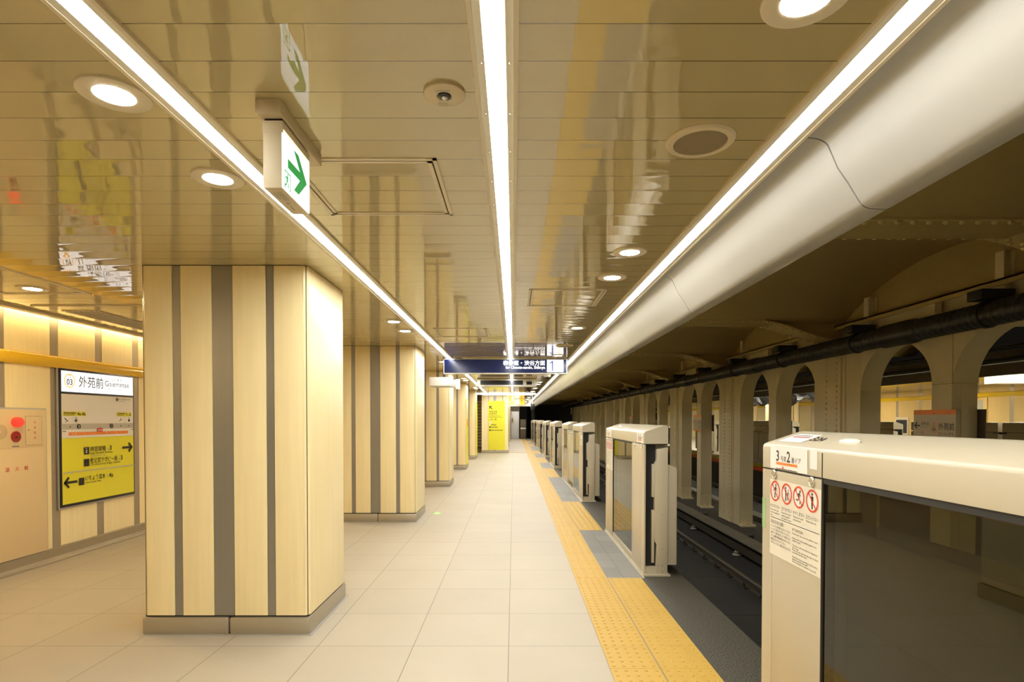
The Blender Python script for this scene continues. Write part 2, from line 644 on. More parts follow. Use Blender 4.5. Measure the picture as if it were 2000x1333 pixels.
tag(MB().prism([(XW, 1.955), (XW + 0.025, 1.945), (XW + 0.05, 1.965), (XW + 0.058, 2.0), (XW + 0.05, 2.045), (XW + 0.03, 2.062), (XW, 2.065)], 'y', Y0, 30.5).build('wall_band', 'yellow_band', smooth=True, origin=(XW, Y0, 2.0)),
    'glossy yellow horizontal band running along the wood panelled wall above the station map', 'wall band')

# track bed, vaults, end
struct(MB().box(1.51, 8.23, Y0, 62, -1.35, -1.13).build('floor_track', 'slab'))
struct(MB().box(4.45, MIR - 4.45, Y0, 62, -1.13, -0.81).build('trim_curb', 'dark_concrete', bevel=0.01))


def vault_pts(y0, y1, zs, zc, n=24):
    ym, hw, rise = (y0 + y1) / 2, (y1 - y0) / 2, zc - zs
    R = (hw * hw + rise * rise) / (2 * rise)
    a = math.asin(hw / R)
    return [(ym + R * math.sin(-a + 2 * a * i / n), zc - R + R * math.cos(-a + 2 * a * i / n)) for i in range(n + 1)]


RIB0 = 4.24          # y of the first rib's centre
vb, vb2 = MB(), MB()
for k in range(-2, NK + 3):
    ya, yb = RIB0 + PITCH * k + 0.12, RIB0 + PITCH * (k + 1) - 0.12
    pts = vault_pts(ya, yb, 2.80, 3.30)
    prof = pts + [(yb + 0.24, 2.80), (yb + 0.24, 3.5), (ya, 3.5)]
    vb.prism(prof, 'x', 1.05, XC + 0.02)
    vb2.prism(prof, 'x', 5.02, MIR - 1.05)
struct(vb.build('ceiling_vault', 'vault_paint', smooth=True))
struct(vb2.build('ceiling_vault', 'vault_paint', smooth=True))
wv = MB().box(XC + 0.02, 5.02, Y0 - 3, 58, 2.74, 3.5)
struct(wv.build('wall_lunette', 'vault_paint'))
struct(MB().box(1.51, 8.23, 56, 56.2, -1.3, 3.5).build('wall_tunnel', 'slab'))
struct(MB().box(XEDGE - 0.24, XEDGE, Y1, 56, -1.3, 3.5).build('wall_portal', 'slab'))

struct(MB().box(XW - 0.3, XEDGE, Y0 - 0.1, Y0, -0.1, 2.9).build('wall_bounce', 'maple'))  # added wall behind the camera, pale so it bounces light onto the pillars

# other platform
struct(MB().box(MIR - XEDGE, MIR - XW + 0.1, Y0, 62, -0.12, 0.0).build('floor_opposite', 'floor_tiles'))
struct(MB().box(MIR - XEDGE + 0.03, MIR - 1.3, Y0, 62, -1.25, -0.12).build('wall_opposite_platform', 'dark_concrete'))
struct(MB().box(MIR - 1.045, MIR + 4.55, Y0, 62, CEIL, CEIL + 0.05).build('ceiling_opposite', 'ceiling_planks'))
ow, osn = MB(), MB()
for k in range(-6, 40):
    ya = 4.1 + 1.23 * k
    ow.box(MIR - XW, MIR - XW + 0.05, ya + 0.14, ya + 1.23, 0.0, 2.75)
    osn.box(MIR - XW + 0.004, MIR - XW + 0.05, ya - 0.002, ya + 0.142, 0.0, 2.75)
ow = struct(ow.build('wall_opposite', 'opp_wall'))
struct(osn.build('wall_strips', 'metal_grey', ow))
struct(MB().box(8.0, 14.4, 61.8, 62, -1.3, 3.5).build('wall_opposite_end', 'plaster'))
tag(MB().prism([(MIR - XW, 2.10), (MIR - XW - 0.05, 2.11), (MIR - XW - 0.055, 2.22), (MIR - XW, 2.235)], 'y', Y0, 58).build('wall_band', 'yellow_band_opp_light', smooth=True, origin=(MIR - XW, Y0, 2.1)),
    'yellow horizontal band along the pale wall of the opposite platform', 'wall band')
eb = thing('edge_stripe', 'red and yellow-green stripe along the edge of the opposite platform', 'edge stripe', (MIR - XEDGE, Y0, -0.2))
MB().box(MIR - XEDGE - 0.012, MIR - XEDGE + 0.03, Y0, 58, -0.30, -0.17).build('red_stripe', 'edge_red', eb)
MB().box(MIR - XEDGE - 0.012, MIR - XEDGE + 0.03, Y0, 58, -0.165, -0.06).build('green_stripe', 'edge_green', eb)

# ------------------------------------------------------------------ wood-clad pillars


def pillar(label, yc):
    xl, xr, yn, yf = -2.455, -1.354, yc - 0.4, yc + 0.4
    t = thing('pillar', label, 'pillar', (-1.905, yc, 0), 'wood-clad pillars along the platform')
    MB().box(xl + 0.012, xr - 0.012, yn + 0.012, yf - 0.012, 0.0, CEIL).build('core', 'shadow_gap', t)
    b = [-2.455, -2.243, -2.19, -1.983, -1.848, -1.628, -1.577, -1.354]
    g = 0.0015
    c = 0.028
    for side, ys in (('near', (yn, yn + 0.02)), ('far', (yf - 0.02, yf))):
        for i in range(7):
            a0, a1 = b[i] + g, b[i + 1] - g
            if i % 2 == 0:
                if i == 0:
                    a0 += c
                if i == 6:
                    a1 -= c
                MB().box(a0, a1, ys[0], ys[1], 0.128, CEIL - 0.004).build('wood_panel', 'maple', t, bevel=0.002)
            else:
                dy = 0.004 if side == 'near' else -0.004
                MB().box(a0, a1, ys[0] + dy, ys[1] + dy, 0.128, CEIL - 0.004).build('metal_strip', 'steel_strip', t)
    for x0, x1 in ((xl, xl + 0.02), (xr - 0.02, xr)):
        MB().box(x0, x1, yn + c, yf - c, 0.128, CEIL - 0.004).build('wood_panel', 'maple', t, bevel=0.002)
    for sx, sy in ((xl, yn), (xr, yn), (xl, yf), (xr, yf)):
        dx = 1 if sx == xl else -1
        dy = 1 if sy == yn else -1
        MB().prism([(sx + dx * c, sy), (sx + dx * c, sy + dy * 0.012), (sx + dx * 0.012, sy + dy * c), (sx, sy + dy * c)], 'z', 0.128, CEIL - 0.004).build('corner_strip', 'maple', t)
    bs = 0.006
    xm = (xl + xr) / 2 + 0.02
    for x0, x1 in ((xl - bs, xm - 0.002), (xm + 0.002, xr + bs)):
        MB().box(x0, x1, yn - bs, yf + bs, 0.0, 0.118).build('base_plate', 'bronze_base', t, bevel=0.018)
    MB().box(xl - 0.02, xr + 0.02, yn - 0.02, yf + 0.02, 0.0, 0.004).build('base_seal', 'metal_grey', t)
    return t


p0 = pillar('wood-clad pillar with dark metal strips, nearest to the camera', 3.76 + 0.4)
for k in range(1, 5):
    copy_thing(p0, (-1.905, 4.16 + PITCH * k, 0), 'wood-clad pillar with dark metal strips, %s in the row from the camera' % ORD[k])
for i, k in enumerate((0, 1, 4, 5, 6)):
    copy_thing(p0, (MIR + 1.905, 4.16 + PITCH * k, 0), 'wood-clad pillar on the opposite platform, %s in its row from the camera' % ORD[i], PI, 'pillars on the opposite platform')

# ------------------------------------------------------------------ platform edge doors
PSD_L = 2.15
HB = 1.205


def header_profile():
    x = XPSD
    return [(x, HB), (x, 1.300), (x + 0.003, 1.309), (x + 0.010, 1.316), (x + 0.17, 1.370), (x + 0.195, 1.373), (x + 0.208, 1.368), (x + 0.215, 1.355), (x + 0.215, HB)]


def psd_box(t, y0, y1, near_w, far_w, near_slot=True, far_slot=True):
    x, xb = XPSD, XPSD + 0.215
    MB().prism(header_profile(), 'y', y0, y1).build('header', 'cream_paint', t, smooth=True)
    MB().box(x + 0.004, xb - 0.004, y0 + 0.004, y1 - 0.004, HB - 0.008, HB + 0.003).build('shadow_line', 'black_slot', t)
    for a, b, slot, end in ((y0, y0 + near_w, near_slot, 0), (y1 - far_w, y1, far_slot, 1)):
        if slot:
            e0 = a if end == 0 else b - 0.10
            e1 = a + 0.10 if end == 0 else b
            m0, m1 = (e1, b) if end == 0 else (a, e0)
            mb = MB().box(x, xb, m0, m1, 0.02, HB - 0.008)
            mb.build('end_panel', 'cream_paint', t, bevel=0.004)
            MB().box(x, x + 0.014, e0, e1, 0.02, HB - 0.008).build('front_plate', 'cream_paint', t)
            MB().prism([(x + 0.112, 0.085), (x + 0.118, 0.29), (x + 0.098, 0.32), (x + 0.098, 1.02), (x + 0.116, 1.06), (x + 0.116, 1.155), (xb, 1.175), (xb, 0.02), (x + 0.112, 0.02)], 'y', e0, e1).build('rear_plate', 'cream_paint', t, bevel=0.002)
            MB().box(x + 0.014, x + 0.115, e0 + 0.002, e1 - 0.002, 0.02, 0.085).build('sill_plate', 'cream_paint', t)
            i0, i1 = (e0 + 0.055, e1) if end == 0 else (e0, e1 - 0.055)
            MB().box(x + 0.014, x + 0.112, i0, i1, 0.085, HB - 0.008).build('door_slot', 'black_slot', t)
            j0, j1 = (e0 + 0.015, i0) if end == 0 else (i1, e1 - 0.015)
            MB().box(x + 0.075, x + 0.098, j0, j1, 0.12, 0.60).box(x + 0.075, x + 0.098, j0, j1, 0.72, 1.02).build('door_leaf', 'cream_paint', t, bevel=0.003)
            yy = e0 - 0.001 if end == 0 else e1 + 0.001
            sg = -1 if end == 0 else 1
            sc = MB()
            for zz in (0.045, 0.10, 0.25, 0.56, 0.88):
                sc.dome((x + 0.165, yy, zz), 0.006, 0.004, 'y', 8, 2, sg)
            sc.dome((x + 0.02, yy, 0.045), 0.006, 0.004, 'y', 8, 2, sg).dome((x + 0.02, yy, 0.075), 0.006, 0.004, 'y', 8, 2, sg).dome((x + 0.13, yy, 0.10), 0.006, 0.004, 'y', 8, 2, sg)
            sc.build('screws', 'chrome', t)
        else:
            MB().box(x, xb, a, b, 0.02, HB - 0.008).build('end_panel', 'cream_paint', t, bevel=0.004)
    w0, w1 = y0 + near_w, y1 - far_w
    MB().box(x, xb, w0, w1, 0.02, 0.085).build('bottom_rail', 'cream_paint', t, bevel=0.003)
    MB().box(x + 0.006, x + 0.014, w0 + 0.002, w1 - 0.002, 0.085, HB - 0.008).build('window_glass', 'door_glass', t)
    MB().box(x + 0.10, x + 0.125, w0 - 0.1, w1 + 0.1, 0.10, 1.0).build('retracted_leaf', 'cream_paint', t)
    MB().box(x + 0.002, x + 0.02, w0, w1, HB - 0.022, HB - 0.006).build('glass_seal', 'rubber', t)


def psd_extras(t, y0, y1, double=False):
    x, xb = XPSD, XPSD + 0.215
    MB().box(x - 0.006, xb + 0.025, y0 - 0.012, y1 + 0.012, 0.0, 0.02).build('foot_plate', 'cream_paint', t, bevel=0.003)
    MB().prism([(xb, 0.10), (xb + 0.088, 0.10), (xb + 0.088, 0.985), (xb, 1.02)], 'y', y0 + 0.02, y1 - 0.02).build('track_side_box', 'cream_paint', t, bevel=0.003)


def psd_lamp(t, y):
    x = XPSD + 0.085
    z = 1.316 + (0.085 - 0.010) / 0.16 * 0.054
    prof_w, prof_l, n = 0.018, 0.066, 16
    vs, fs = [], []
    for r, h in ((1.0, -0.004), (1.0, 0.006), (0.75, 0.013), (0.3, 0.016)):
        for i in range(n):
            a = 2 * PI * i / n
            xx = x + prof_w * r * math.cos(a)
            vs.append((xx, y + prof_l * r * math.sin(a), z + h + (xx - x) * 0.33))
    for j in range(3):
        for i in range(n):
            i2 = (i + 1) % n
            fs.append((j * n + i, j * n + i2, (j + 1) * n + i2, (j + 1) * n + i))
    fs.append(tuple(3 * n + i for i in range(n)))
    fs.append(tuple(range(n - 1, -1, -1)))
    mb = MB()
    mb.add(vs, fs)
    mb.build('indicator_lamp', 'lamp_cream', t, smooth=True)


def psd_locks(t, ys):
    mb = MB()
    for y in ys:
        mb.lathe([(0.021, 0.0), (0.021, 0.005), (0.0165, 0.008), (0.0155, 0.006), (0.008, 0.006), (0.0075, 0.009), (0.001, 0.009)], (XPSD, y, 1.181), 'x', 20, -1)
    mb.build('lock', 'chrome', t, smooth=True)


def psd_number(t, yl, car, door, w=0.33):
    """car and door number sticker whose left edge (reader's) is at yl"""
    h = 0.10
    z0 = 1.207
    k = w / 0.33
    s = Sheet((XPSD - 0.0005, yl, z0), (0, -1, 0), (0, 0, 1))
    s.rect('paper', 0, 0, w, h)
    s.text('ink', car, 0.060 * k, 0.037, 0.066, bold=0.012)
    s.text('ink', '号車', 0.103 * k, 0.038, 0.027)
    s.text('ink', door, 0.158 * k, 0.037, 0.066, bold=0.012)
    s.text('ink', '番ドア', 0.200 * k, 0.038, 0.027)
    for i in range(10):
        s.rect('bar', (0.062 + i * 0.0190) * k, 0.021, (0.062 + i * 0.0190 + 0.0165) * k, 0.032)
    s.poly('mark', [(0.125 * k, 0.017), (0.135 * k, 0.006), (0.115 * k, 0.006)])
    s.dashes('ink', 0.06 * k, 0.25 * k, 0.0005, 0.0045, 3)
    s.build(t, {'paper': ('number_label', 'sign_white'), 'ink': ('lettering', 'sign_black'), 'bar': ('train_diagram', 'orange'), 'mark': ('pointer_mark', 'sign_red')})


def person_icon(s, u, v, r, kind):
    """black figure for the ban signs, inside a circle of radius r"""
    k = r / 0.045
    L = 'ink'

    def pl(*pts):
        s.poly(L, [(u + a * k * 0.001, v + b * k * 0.001) for a, b in pts])

    def ln(a, b, c, d, w):
        s.line(L, u + a * k * 0.001, v + b * k * 0.001, u + c * k * 0.001, v + d * k * 0.001, w * k * 0.001)
    if kind == 3:          # standing person
        s.disc(L, u, v + 0.026 * k, 0.0058 * k, 14)
        pl((-9, 18), (9, 18), (9, -2), (6, -2), (6, 12), (5, -33), (1, -33), (0, -4), (-1, -33), (-5, -33), (-6, 12), (-6, -2), (-9, -2))
    elif kind == 2:        # running person
        s.disc(L, u + 0.010 * k, v + 0.025 * k, 0.0058 * k, 14)
        pl((-2, 18), (8, 19), (6, -4), (-3, -4))
        ln(6, 16, 18, 6, 4)
        ln(0, 16, -12, 10, 4)
        ln(-12, 10, -14, 2, 4)
        ln(2, -4, 12, -14, 5)
        ln(12, -14, 8, -28, 5)
        ln(-1, -4, -9, -14, 5)
        ln(-9, -14, -24, -10, 5)
    elif kind == 1:        # leaning things on the door
        s.disc(L, u - 0.008 * k, v + 0.024 * k, 0.0056 * k, 14)
        pl((-14, 16), (-2, 17), (-3, -6), (-12, -6))
        pl((-12, -6), (-8, -6), (-10, -30), (-14, -30))
        pl((-7, -6), (-3, -6), (-3, -30), (-7, -30))
        ln(4, -30, 17, 22, 4)
        pl((-2, 6), (22, 6), (22, 4), (8, 4), (8, -26), (6, -26), (6, 4), (-2, 4))
        pl((22, 6), (24, 6), (24, -22), (22, -22))
    else:                  # leaning over the door
        s.disc(L, u + 0.006 * k, v + 0.026 * k, 0.0056 * k, 14)
        pl((-4, 18), (8, 19), (22, 9), (20, 6), (9, 12), (5, 2), (-5, 2))
        pl((-20, 4), (22, 4), (22, 2), (-20, 2))
        pl((-20, 2), (-18, 2), (-18, -22), (-20, -22))
        pl((20, 2), (22, 2), (22, -18), (20, -18))
        pl((-4, 2), (4, 2), (2, -28), (-6, -28))
        pl((-10, -26), (6, -29), (6, -31), (-10, -29))


def psd_warning(t, yl):
    """the ban sticker; left edge at yl"""
    W, H = 0.436, 0.343
    s = Sheet((XPSD - 0.0005, yl, 0.815), (0, -1, 0), (0, 0, 1))
    s.rect('paper', 0, 0, W, H)
    cu = (0.053, 0.161, 0.266, 0.372)
    v = H - 0.052
    for i, u in enumerate(cu):
        s.disc('white', u, v, 0.040)
        person_icon(s, u, v, 0.045, i)
    for u in cu:
        s.ring('ring', u, v, 0.038, 0.046)
        s.line('ring', u - 0.028, v + 0.030, u + 0.028, v - 0.030, 0.006)
    jp = ('のりださない', '立てかけない', 'かけこまない', '立ち入らない')
    en = (('Please don\u2019t lean', 'over the platform', 'door.'), ('Please don\u2019t prop', 'anything against', 'the platform door.'), ('Please don\u2019t rush', 'into the train.'), ('Please keep out.',))
    for i, u in enumerate(cu):
        s.text('ink', jp[i], u - 0.047, H - 0.127, 0.017, width=0.094)
        for j, q in enumerate(en[i]):
            s.text('ink', q, u - 0.044, H - 0.142 - 0.0125 * j, 0.0118)
    s.rect('ink', 0.010, H - 0.1745, 0.426, H - 0.172)
    s.text('ink', '安全のためのお願い', 0.012, H - 0.200, 0.020, width=0.13)
    for j, q in enumerate(('ホームドアから身を乗り出さないでください。', 'ホームドアに物を立てかけないでください。', '発車ブザーが鳴り終わるとドアが閉まります。', 'かけこみ乗車や無理な乗車はおやめください。', '線路内に立ち入らないでください。', '物を落としたときは、係員にお申し出ください。')):
        s.text('ink', q, 0.014, H - 0.217 - 0.0150 * j, 0.0125, width=min(0.19, 0.0088 * len(q)))
    s.text('ink', 'ATTENTION', 0.212, H - 0.200, 0.016)
    for j, q in enumerate(('Please don\u2019t lean over the platform door.', '', 'Please don\u2019t prop anything against the', 'platform door.', '', 'The doors will close after the departure', 'bell rings.', 'Please do not rush into the train, or force', 'yourself into the train.', '', 'Should you drop something on the tracks,', 'please contact the staff.', 'Never attempt to retrieve it yourself.')):
        if q:
            s.text('ink', q, 0.216, H - 0.214 - 0.0098 * j, 0.0105, width=min(0.205, 0.0050 * len(q)))
    s.build(t, {'paper': ('warning_sticker', 'sticker_cream'), 'white': ('sign_disc', 'sign_white'), 'ink': ('lettering', 'sign_black'), 'ring': ('ban_ring', 'ring_red')})


def single_psd(label, y0, near_no, far_no, full=True):
    y1 = y0 + PSD_L
    t = thing('platform_door', label, 'platform door', (XPSD, y0, 0), 'half-height platform doors')
    psd_box(t, y0, y1, 0.54, 0.515)
    MB().box(XPSD - 0.0006, XPSD + 0.05, y1 - 0.523, y1 - 0.516, 0.03, 1.3).build('panel_joint', 'shadow_gap', t)
    psd_extras(t, y0, y1)
    psd_lamp(t, y1 - 0.55)
    psd_locks(t, (y1 - 0.125, y1 - 0.45, y0 + 0.09, y0 + 0.40))
    if full:
        psd_warning(t, y1 - 0.08)
        psd_number(t, y1 - 0.08, *far_no)
        psd_number(t, y0 + 0.30, *near_no, w=0.26)
    return t


d0 = single_psd('cream platform door nearest the camera with ban sticker and dark glass', 2.70 - PSD_L, ('3', '3'), ('3', '2'))
# extra marks only the nearest one shows
s = Sheet((XPSD - 0.0005, 2.70 - 0.43, 1.232), (0, -1, 0), (0, 0, 1))
s.rect('paper', 0, 0, 0.055, 0.075)
s.build(d0, {'paper': ('blank_label', 'sign_white')})
MB().box(XPSD - 0.001, XPSD + 0.03, 2.7002, 2.7012, 0.92, 1.06).box(XPSD - 0.0012, XPSD - 0.0004, 2.665, 2.7008, 0.92, 1.06).build('green_tape', 'green_tape', d0)
nx, nz = Vector((0.16, 0, 0.054)).normalized(), None
s = Sheet((XPSD + 0.045, 2.66, 1.3285), (0, -1, 0), tuple(nx))
s.rect('paper', 0.02, 0.0, 0.22, 0.10)
s.dashes('red', 0.04, 0.20, 0.055, 0.012, 5)
s.dashes('ink', 0.04, 0.18, 0.075, 0.008, 6)
s.text('ink', '32A', 0.235, 0.03, 0.06, bold=0.01)
s.build(d0, {'paper': ('top_label', 'sign_white'), 'red': ('red_print', 'sign_red'), 'ink': ('lettering', 'sign_black')})

d1 = single_psd('cream platform door standing alone beyond the open gap, second from the camera', 5.16, ('3', '2'), ('3', '1'))


def double_psd(label, y0, near_no, far_no):
    y1 = y0 + 4.15
    t = thing('platform_door', label, 'platform door', (XPSD, y0, 0), 'half-height platform doors')
    psd_box(t, y0, y0 + 1.60, 0.50, 0.12, True, False)
    psd_box(t, y1 - 1.50, y1, 0.12, 0.50, False, True)
    x = XPSD
    MB().box(x + 0.01, x + 0.09, y0 + 1.602, y1 - 1.502, 0.12, 1.15).build('link_panel', 'cream_paint', t, bevel=0.006)
    sc = MB()
    for a in (0.12, 0.5, 0.9):
        sc.dome((x + 0.01, y0 + 1.62 + a, 1.12), 0.018, 0.01, 'x', 10, 3, -1)
    sc.build('latch', 'chrome', t)
    psd_extras(t, y0, y1)
    psd_lamp(t, y1 - 0.55)
    psd_locks(t, (y0 + 0.09, y0 + 0.40, y1 - 0.12, y1 - 0.42))
    psd_number(t, y0 + 0.24, *near_no, w=0.2)
    s = Sheet((x - 0.0005, y0 + 0.24, 0.98), (0, -1, 0), (0, 0, 1))
    s.rect('paper', 0, 0, 0.19, 0.07).rect('paper', 0, 0.10, 0.19, 0.17)
    s.dashes('red', 0.02, 0.17, 0.03, 0.02, 3)
    s.build(t, {'paper': ('notice_sticker', 'sign_white'), 'red': ('red_print', 'sign_red')})
    psd_number(t, y1 - 0.08, *far_no, w=0.3)
    psd_warning(t, y1 - 0.06)
    return t


d2 = double_psd('long cream platform door at a carriage joint with a lower middle panel, third from the camera', 9.83, ('3', '1'), ('2', '3'))
lone = single_psd('cream platform door, fourth from the camera', 16.5, ('2', '3'), ('2', '2'))
single_psd('cream platform door, fifth from the camera', 21.17, ('2', '2'), ('2', '1'))
double_psd('long cream platform door at a carriage joint, sixth from the camera', 25.84, ('2', '1'), ('1', '3'))
single_psd('cream platform door, seventh from the camera', 32.5, ('1', '3'), ('1', '2'))
single_psd('cream platform door farthest from the camera, before the white end door', 37.2, ('1', '2'), ('1', '1'))
for i, yy in enumerate((7.6, 9.84, 12.55, 17.1, 19.26, 23.8, 28.4, 33.1, 37.8)):
    copy_thing(lone, (MIR - XPSD, yy + PSD_L, 0), 'platform door of the opposite platform seen from behind, %s from the camera' % ORD[i], PI, 'platform doors of the opposite platform')

# grey stone and white sealant in front of each door unit
gs, sl = MB(), MB()
for a, b in ((5.10, 7.31), (9.83, 13.98), (16.5, 18.65), (21.17, 23.32), (25.84, 29.99), (32.5, 34.65), (37.2, 39.35)):
    gs.box(1.13, 1.166, a, b, -0.06, 0.0008)
    sl.box(1.166, 1.176, a, b, -0.06, 0.0012)
struct(gs.build('trim_stone', 'grey_stone'))
struct(sl.build('trim_sealant', 'sign_grey'))

# ------------------------------------------------------------------ tactile paving


def tact_plate(mb, x0, x1, y0, y1):
    n = max(1, round((y1 - y0) / 0.31))
    p = (y1 - y0) / n
    for i in range(n):
        mb.box(x0 + 0.001, x1 - 0.001, y0 + i * p + 0.0015, y0 + (i + 1) * p - 0.0015, 0.0, 0.003)
    return n, p


def dots(mb, x0, x1, y0, y1):
    n, p = tact_plate(mb, x0, x1, y0, y1)
    w = (x1 - x0) / 5
    for i in range(n):
        for a in range(5):
            for b in range(5):
                mb.lathe([(0.0105, 0.0), (0.009, 0.0032), (0.005, 0.0045)], (x0 + (a + 0.5) * w, y0 + i * p + (b + 0.5) * p / 5, 0.003), 'z', 8)


def bars(mb, x0, x1, y0, y1):
    n, p = tact_plate(mb, x0, x1, y0, y1)
    w = (x1 - x0) / 4
    for i in range(n):
        for a in range(4):
            xc = x0 + (a + 0.5) * w
            ya, yb = y0 + i * p + 0.004, y0 + (i + 1) * p - 0.004
            vs = [(xc - 0.016, ya, 0.003), (xc + 0.016, ya, 0.003), (xc + 0.016, yb, 0.003), (xc - 0.016, yb, 0.003),
                  (xc - 0.010, ya + 0.005, 0.008), (xc + 0.010, ya + 0.005, 0.008), (xc + 0.010, yb - 0.005, 0.008), (xc - 0.010, yb - 0.005, 0.008)]
            mb.add(vs, [(4, 5, 6, 7), (0, 1, 5, 4), (1, 2, 6, 5), (2, 3, 7, 6), (3, 0, 4, 7)])


TX = (0.550, 0.8365, 0.842, 1.1435)
mb = MB()
dots(mb, TX[0], TX[1], 0.45, 5.10)
tag(mb.build('tactile_paving', 'tactile_yellow', origin=(0.7, 3, 0)), 'strip of yellow dotted tactile tiles beside the cream floor in the foreground', 'tactile paving', 'tactile paving along the platform')
mb = MB()
bars(mb, TX[0], TX[1], 5.10, 40.6)
tag(mb.build('tactile_paving', 'tactile_yellow', origin=(0.7, 5.1, 0)), 'long strip of yellow ribbed tactile tiles leading away along the platform', 'tactile paving', 'tactile paving along the platform')
gaps = [(0.45, 5.10, 'before the open gap nearest the camera'), (7.31, 9.83, 'before the gap between the second and third platform doors'), (13.98, 16.5, 'before the gap between the third and fourth platform doors'),
        (18.65, 21.17, 'before the gap between the fourth and fifth platform doors'), (23.32, 25.84, 'before the gap between the fifth and sixth platform doors'),
        (29.99, 32.5, 'before the gap between the sixth and seventh platform doors'), (34.65, 37.2, 'before the gap before the farthest platform door')]
for i, (a, b, wh) in enumerate(gaps):
    mb = MB()
    (dots if i == 0 else bars)(mb, TX[2], TX[3], a, b)
    tag(mb.build('tactile_paving', 'tactile_yellow', origin=(1.0, a, 0)), 'yellow %s tactile patch %s' % ('dotted' if i == 0 else 'ribbed', wh), 'tactile paving', 'tactile paving along the platform')
mb = MB()
for i in range(3):
    bars(mb, 0.548 - 0.3 * (i + 1), 0.548 - 0.3 * i, 24.3, 24.6)
tag(mb.build('tactile_paving', 'tactile_yellow', origin=(0.1, 24.3, 0)), 'short yellow tactile branch crossing the floor by the yellow sign wall', 'tactile paving', 'tactile paving along the platform')
s = Sheet((-1.22, 8.55, 0.0006), (1, 0, 0), (0, 1, 0))
t = thing('floor_sticker', 'small green exit sticker on the floor beside the second pillar', 'sticker', (-1.22, 8.55, 0))
s.rect('g', 0, 0, 0.11, 0.16)
s.arrow('w', 0.055, 0.11, 0.06, 0.015, 90)
s.rect('w', 0.03, 0.02, 0.08, 0.06)
s.build(t, {'g': ('sticker_sheet', 'sticker_green'), 'w': ('arrow_print', 'sign_white')})

# ------------------------------------------------------------------ ceiling light strips


def strip_light(xc, y0, y1, label, material='strip_light', group='long ceiling light strips'):
    t = thing('light_strip', label, 'light', (xc, y0, CEIL), group)
    zb = CEIL - 0.006
    mb = MB()
    mb.box(xc - 0.065, xc - 0.052, y0, y1, zb - 0.004, CEIL).box(xc + 0.052, xc + 0.065, y0, y1, zb - 0.004, CEIL)
    mb.build('flange', 'trim_cream', t)
    MB().box(xc - 0.0515, xc - 0.030, y0, y1, zb, CEIL).box(xc + 0.030, xc + 0.0515, y0, y1, zb, CEIL).build('side_channel', 'trim_light', t)
    MB().box(xc - 0.0275, xc + 0.0275, y0, y1, zb + 0.001, CEIL - 0.001).build('diffuser', material, t)
    return t


tL = strip_light(-1.066, Y0, 22.6, 'long white light strip in the ceiling along the wood-clad pillars')
tC = strip_light(-0.052, Y0, 41.0, 'long white light strip in the ceiling along the middle of the platform')
tR = strip_light(0.978, Y0, 41.0, 'long white light strip in the ceiling beside the white curved cove')
sc = MB().dome((-0.052 - 0.041, 1.36, CEIL - 0.006), 0.0035, 0.003, 'z', 6, 2, -1).build('screw', 'chrome', tC)
for k in range(1, 30):
    for dx in (0.0, 0.082):
        c = sc.copy()
        COL.objects.link(c)
        c.location = (dx, 0.2667 * k, 0)
for i, yy in enumerate((22.9, 23.5)):
    t = thing('light_strip', '%s white light strip running across the ceiling before the yellow sign wall' % ('first' if i == 0 else 'second'), 'light', (-0.5, yy, CEIL), 'light strips across the ceiling')
    MB().box(-1.8 if i == 0 else -1.3, 0.9 if i == 0 else 0.6, yy - 0.03, yy + 0.03, CEIL - 0.012, CEIL).build('housing', 'trim_light', t)
    MB().box(-1.78 if i == 0 else -1.28, 0.88 if i == 0 else 0.58, yy - 0.02, yy + 0.02, CEIL - 0.016, CEIL - 0.012).build('diffuser', 'strip_light', t)
for i, dx in enumerate((1.066, 0.052, -0.978)):
    strip_light(MIR + dx, Y0, 58, '%s ceiling light strip of the opposite platform counted from its wall' % ['first', 'second', 'third'][i], 'opp_light', 'light strips of the opposite platform')

# ------------------------------------------------------------------ downlights, speakers, sensors on the ceiling


def downlight(x, y, label, material='down_light', group='round ceiling downlights'):
    t = thing('downlight', label, 'light', (x, y, CEIL), group)
    MB().lathe([(0.057, 0.001), (0.058, 0.006), (0.095, 0.009), (0.101, 0.006), (0.102, 0.0)], (x, y, CEIL), 'z', 40, -1).build('trim_ring', 'trim_cream', t, smooth=True)
    MB().lathe([(0.0565, 0.003), (0.0565, 0.006), (0.05, 0.007)], (x, y, CEIL), 'z', 32, -1).build('lens', material, t)
    return t


ly = [1.79, 2.41]
for k in range(1, 5):
    ly += [1.79 + PITCH * k, 2.41 + PITCH * k]
dl0 = downlight(-1.24, ly[0], 'round downlight beside the light strip before the nearest pillar, nearest the camera')
for i, y in enumerate(ly[1:]):
    copy_thing(dl0, (-1.24, y, CEIL), 'round downlight in the row beside the pillars, %s from the camera' % ORD[i + 1])
for i, y in enumerate((1.385, 3.465, 4.08, 6.33, 9.08, 12.4, 15.6, 16.5, 18.7, 20.9, 24.0, 26.5, 29.0, 33.0)):
    copy_thing(dl0, (0.70, y, CEIL), 'round downlight in the row beside the white curved cove, %s from the camera' % ORD[i])
for i, (x, y) in enumerate(((-1.24, -1.72), (-1.24, -2.34), (-1.24, -5.85), (-1.24, -6.47), (0.70, -0.8), (0.70, -3.2), (0.70, -5.6))):
    copy_thing(dl0, (x, y, CEIL), 'round downlight over the platform behind the camera', group='downlights behind the camera')
dw0 = downlight(-3.72, 4.43, 'round downlight near the wood panelled wall above the yellow band', 'down_light_warm', 'downlights by the panelled wall')
for i, y in enumerate((0.3, 8.56, 12.7, 16.8, 20.9)):
    copy_thing(dw0, (-3.72, y, CEIL), 'round downlight over the passage behind the pillars, %s of its row' % ['nearest', 'third', 'fourth', 'fifth', 'sixth'][i])
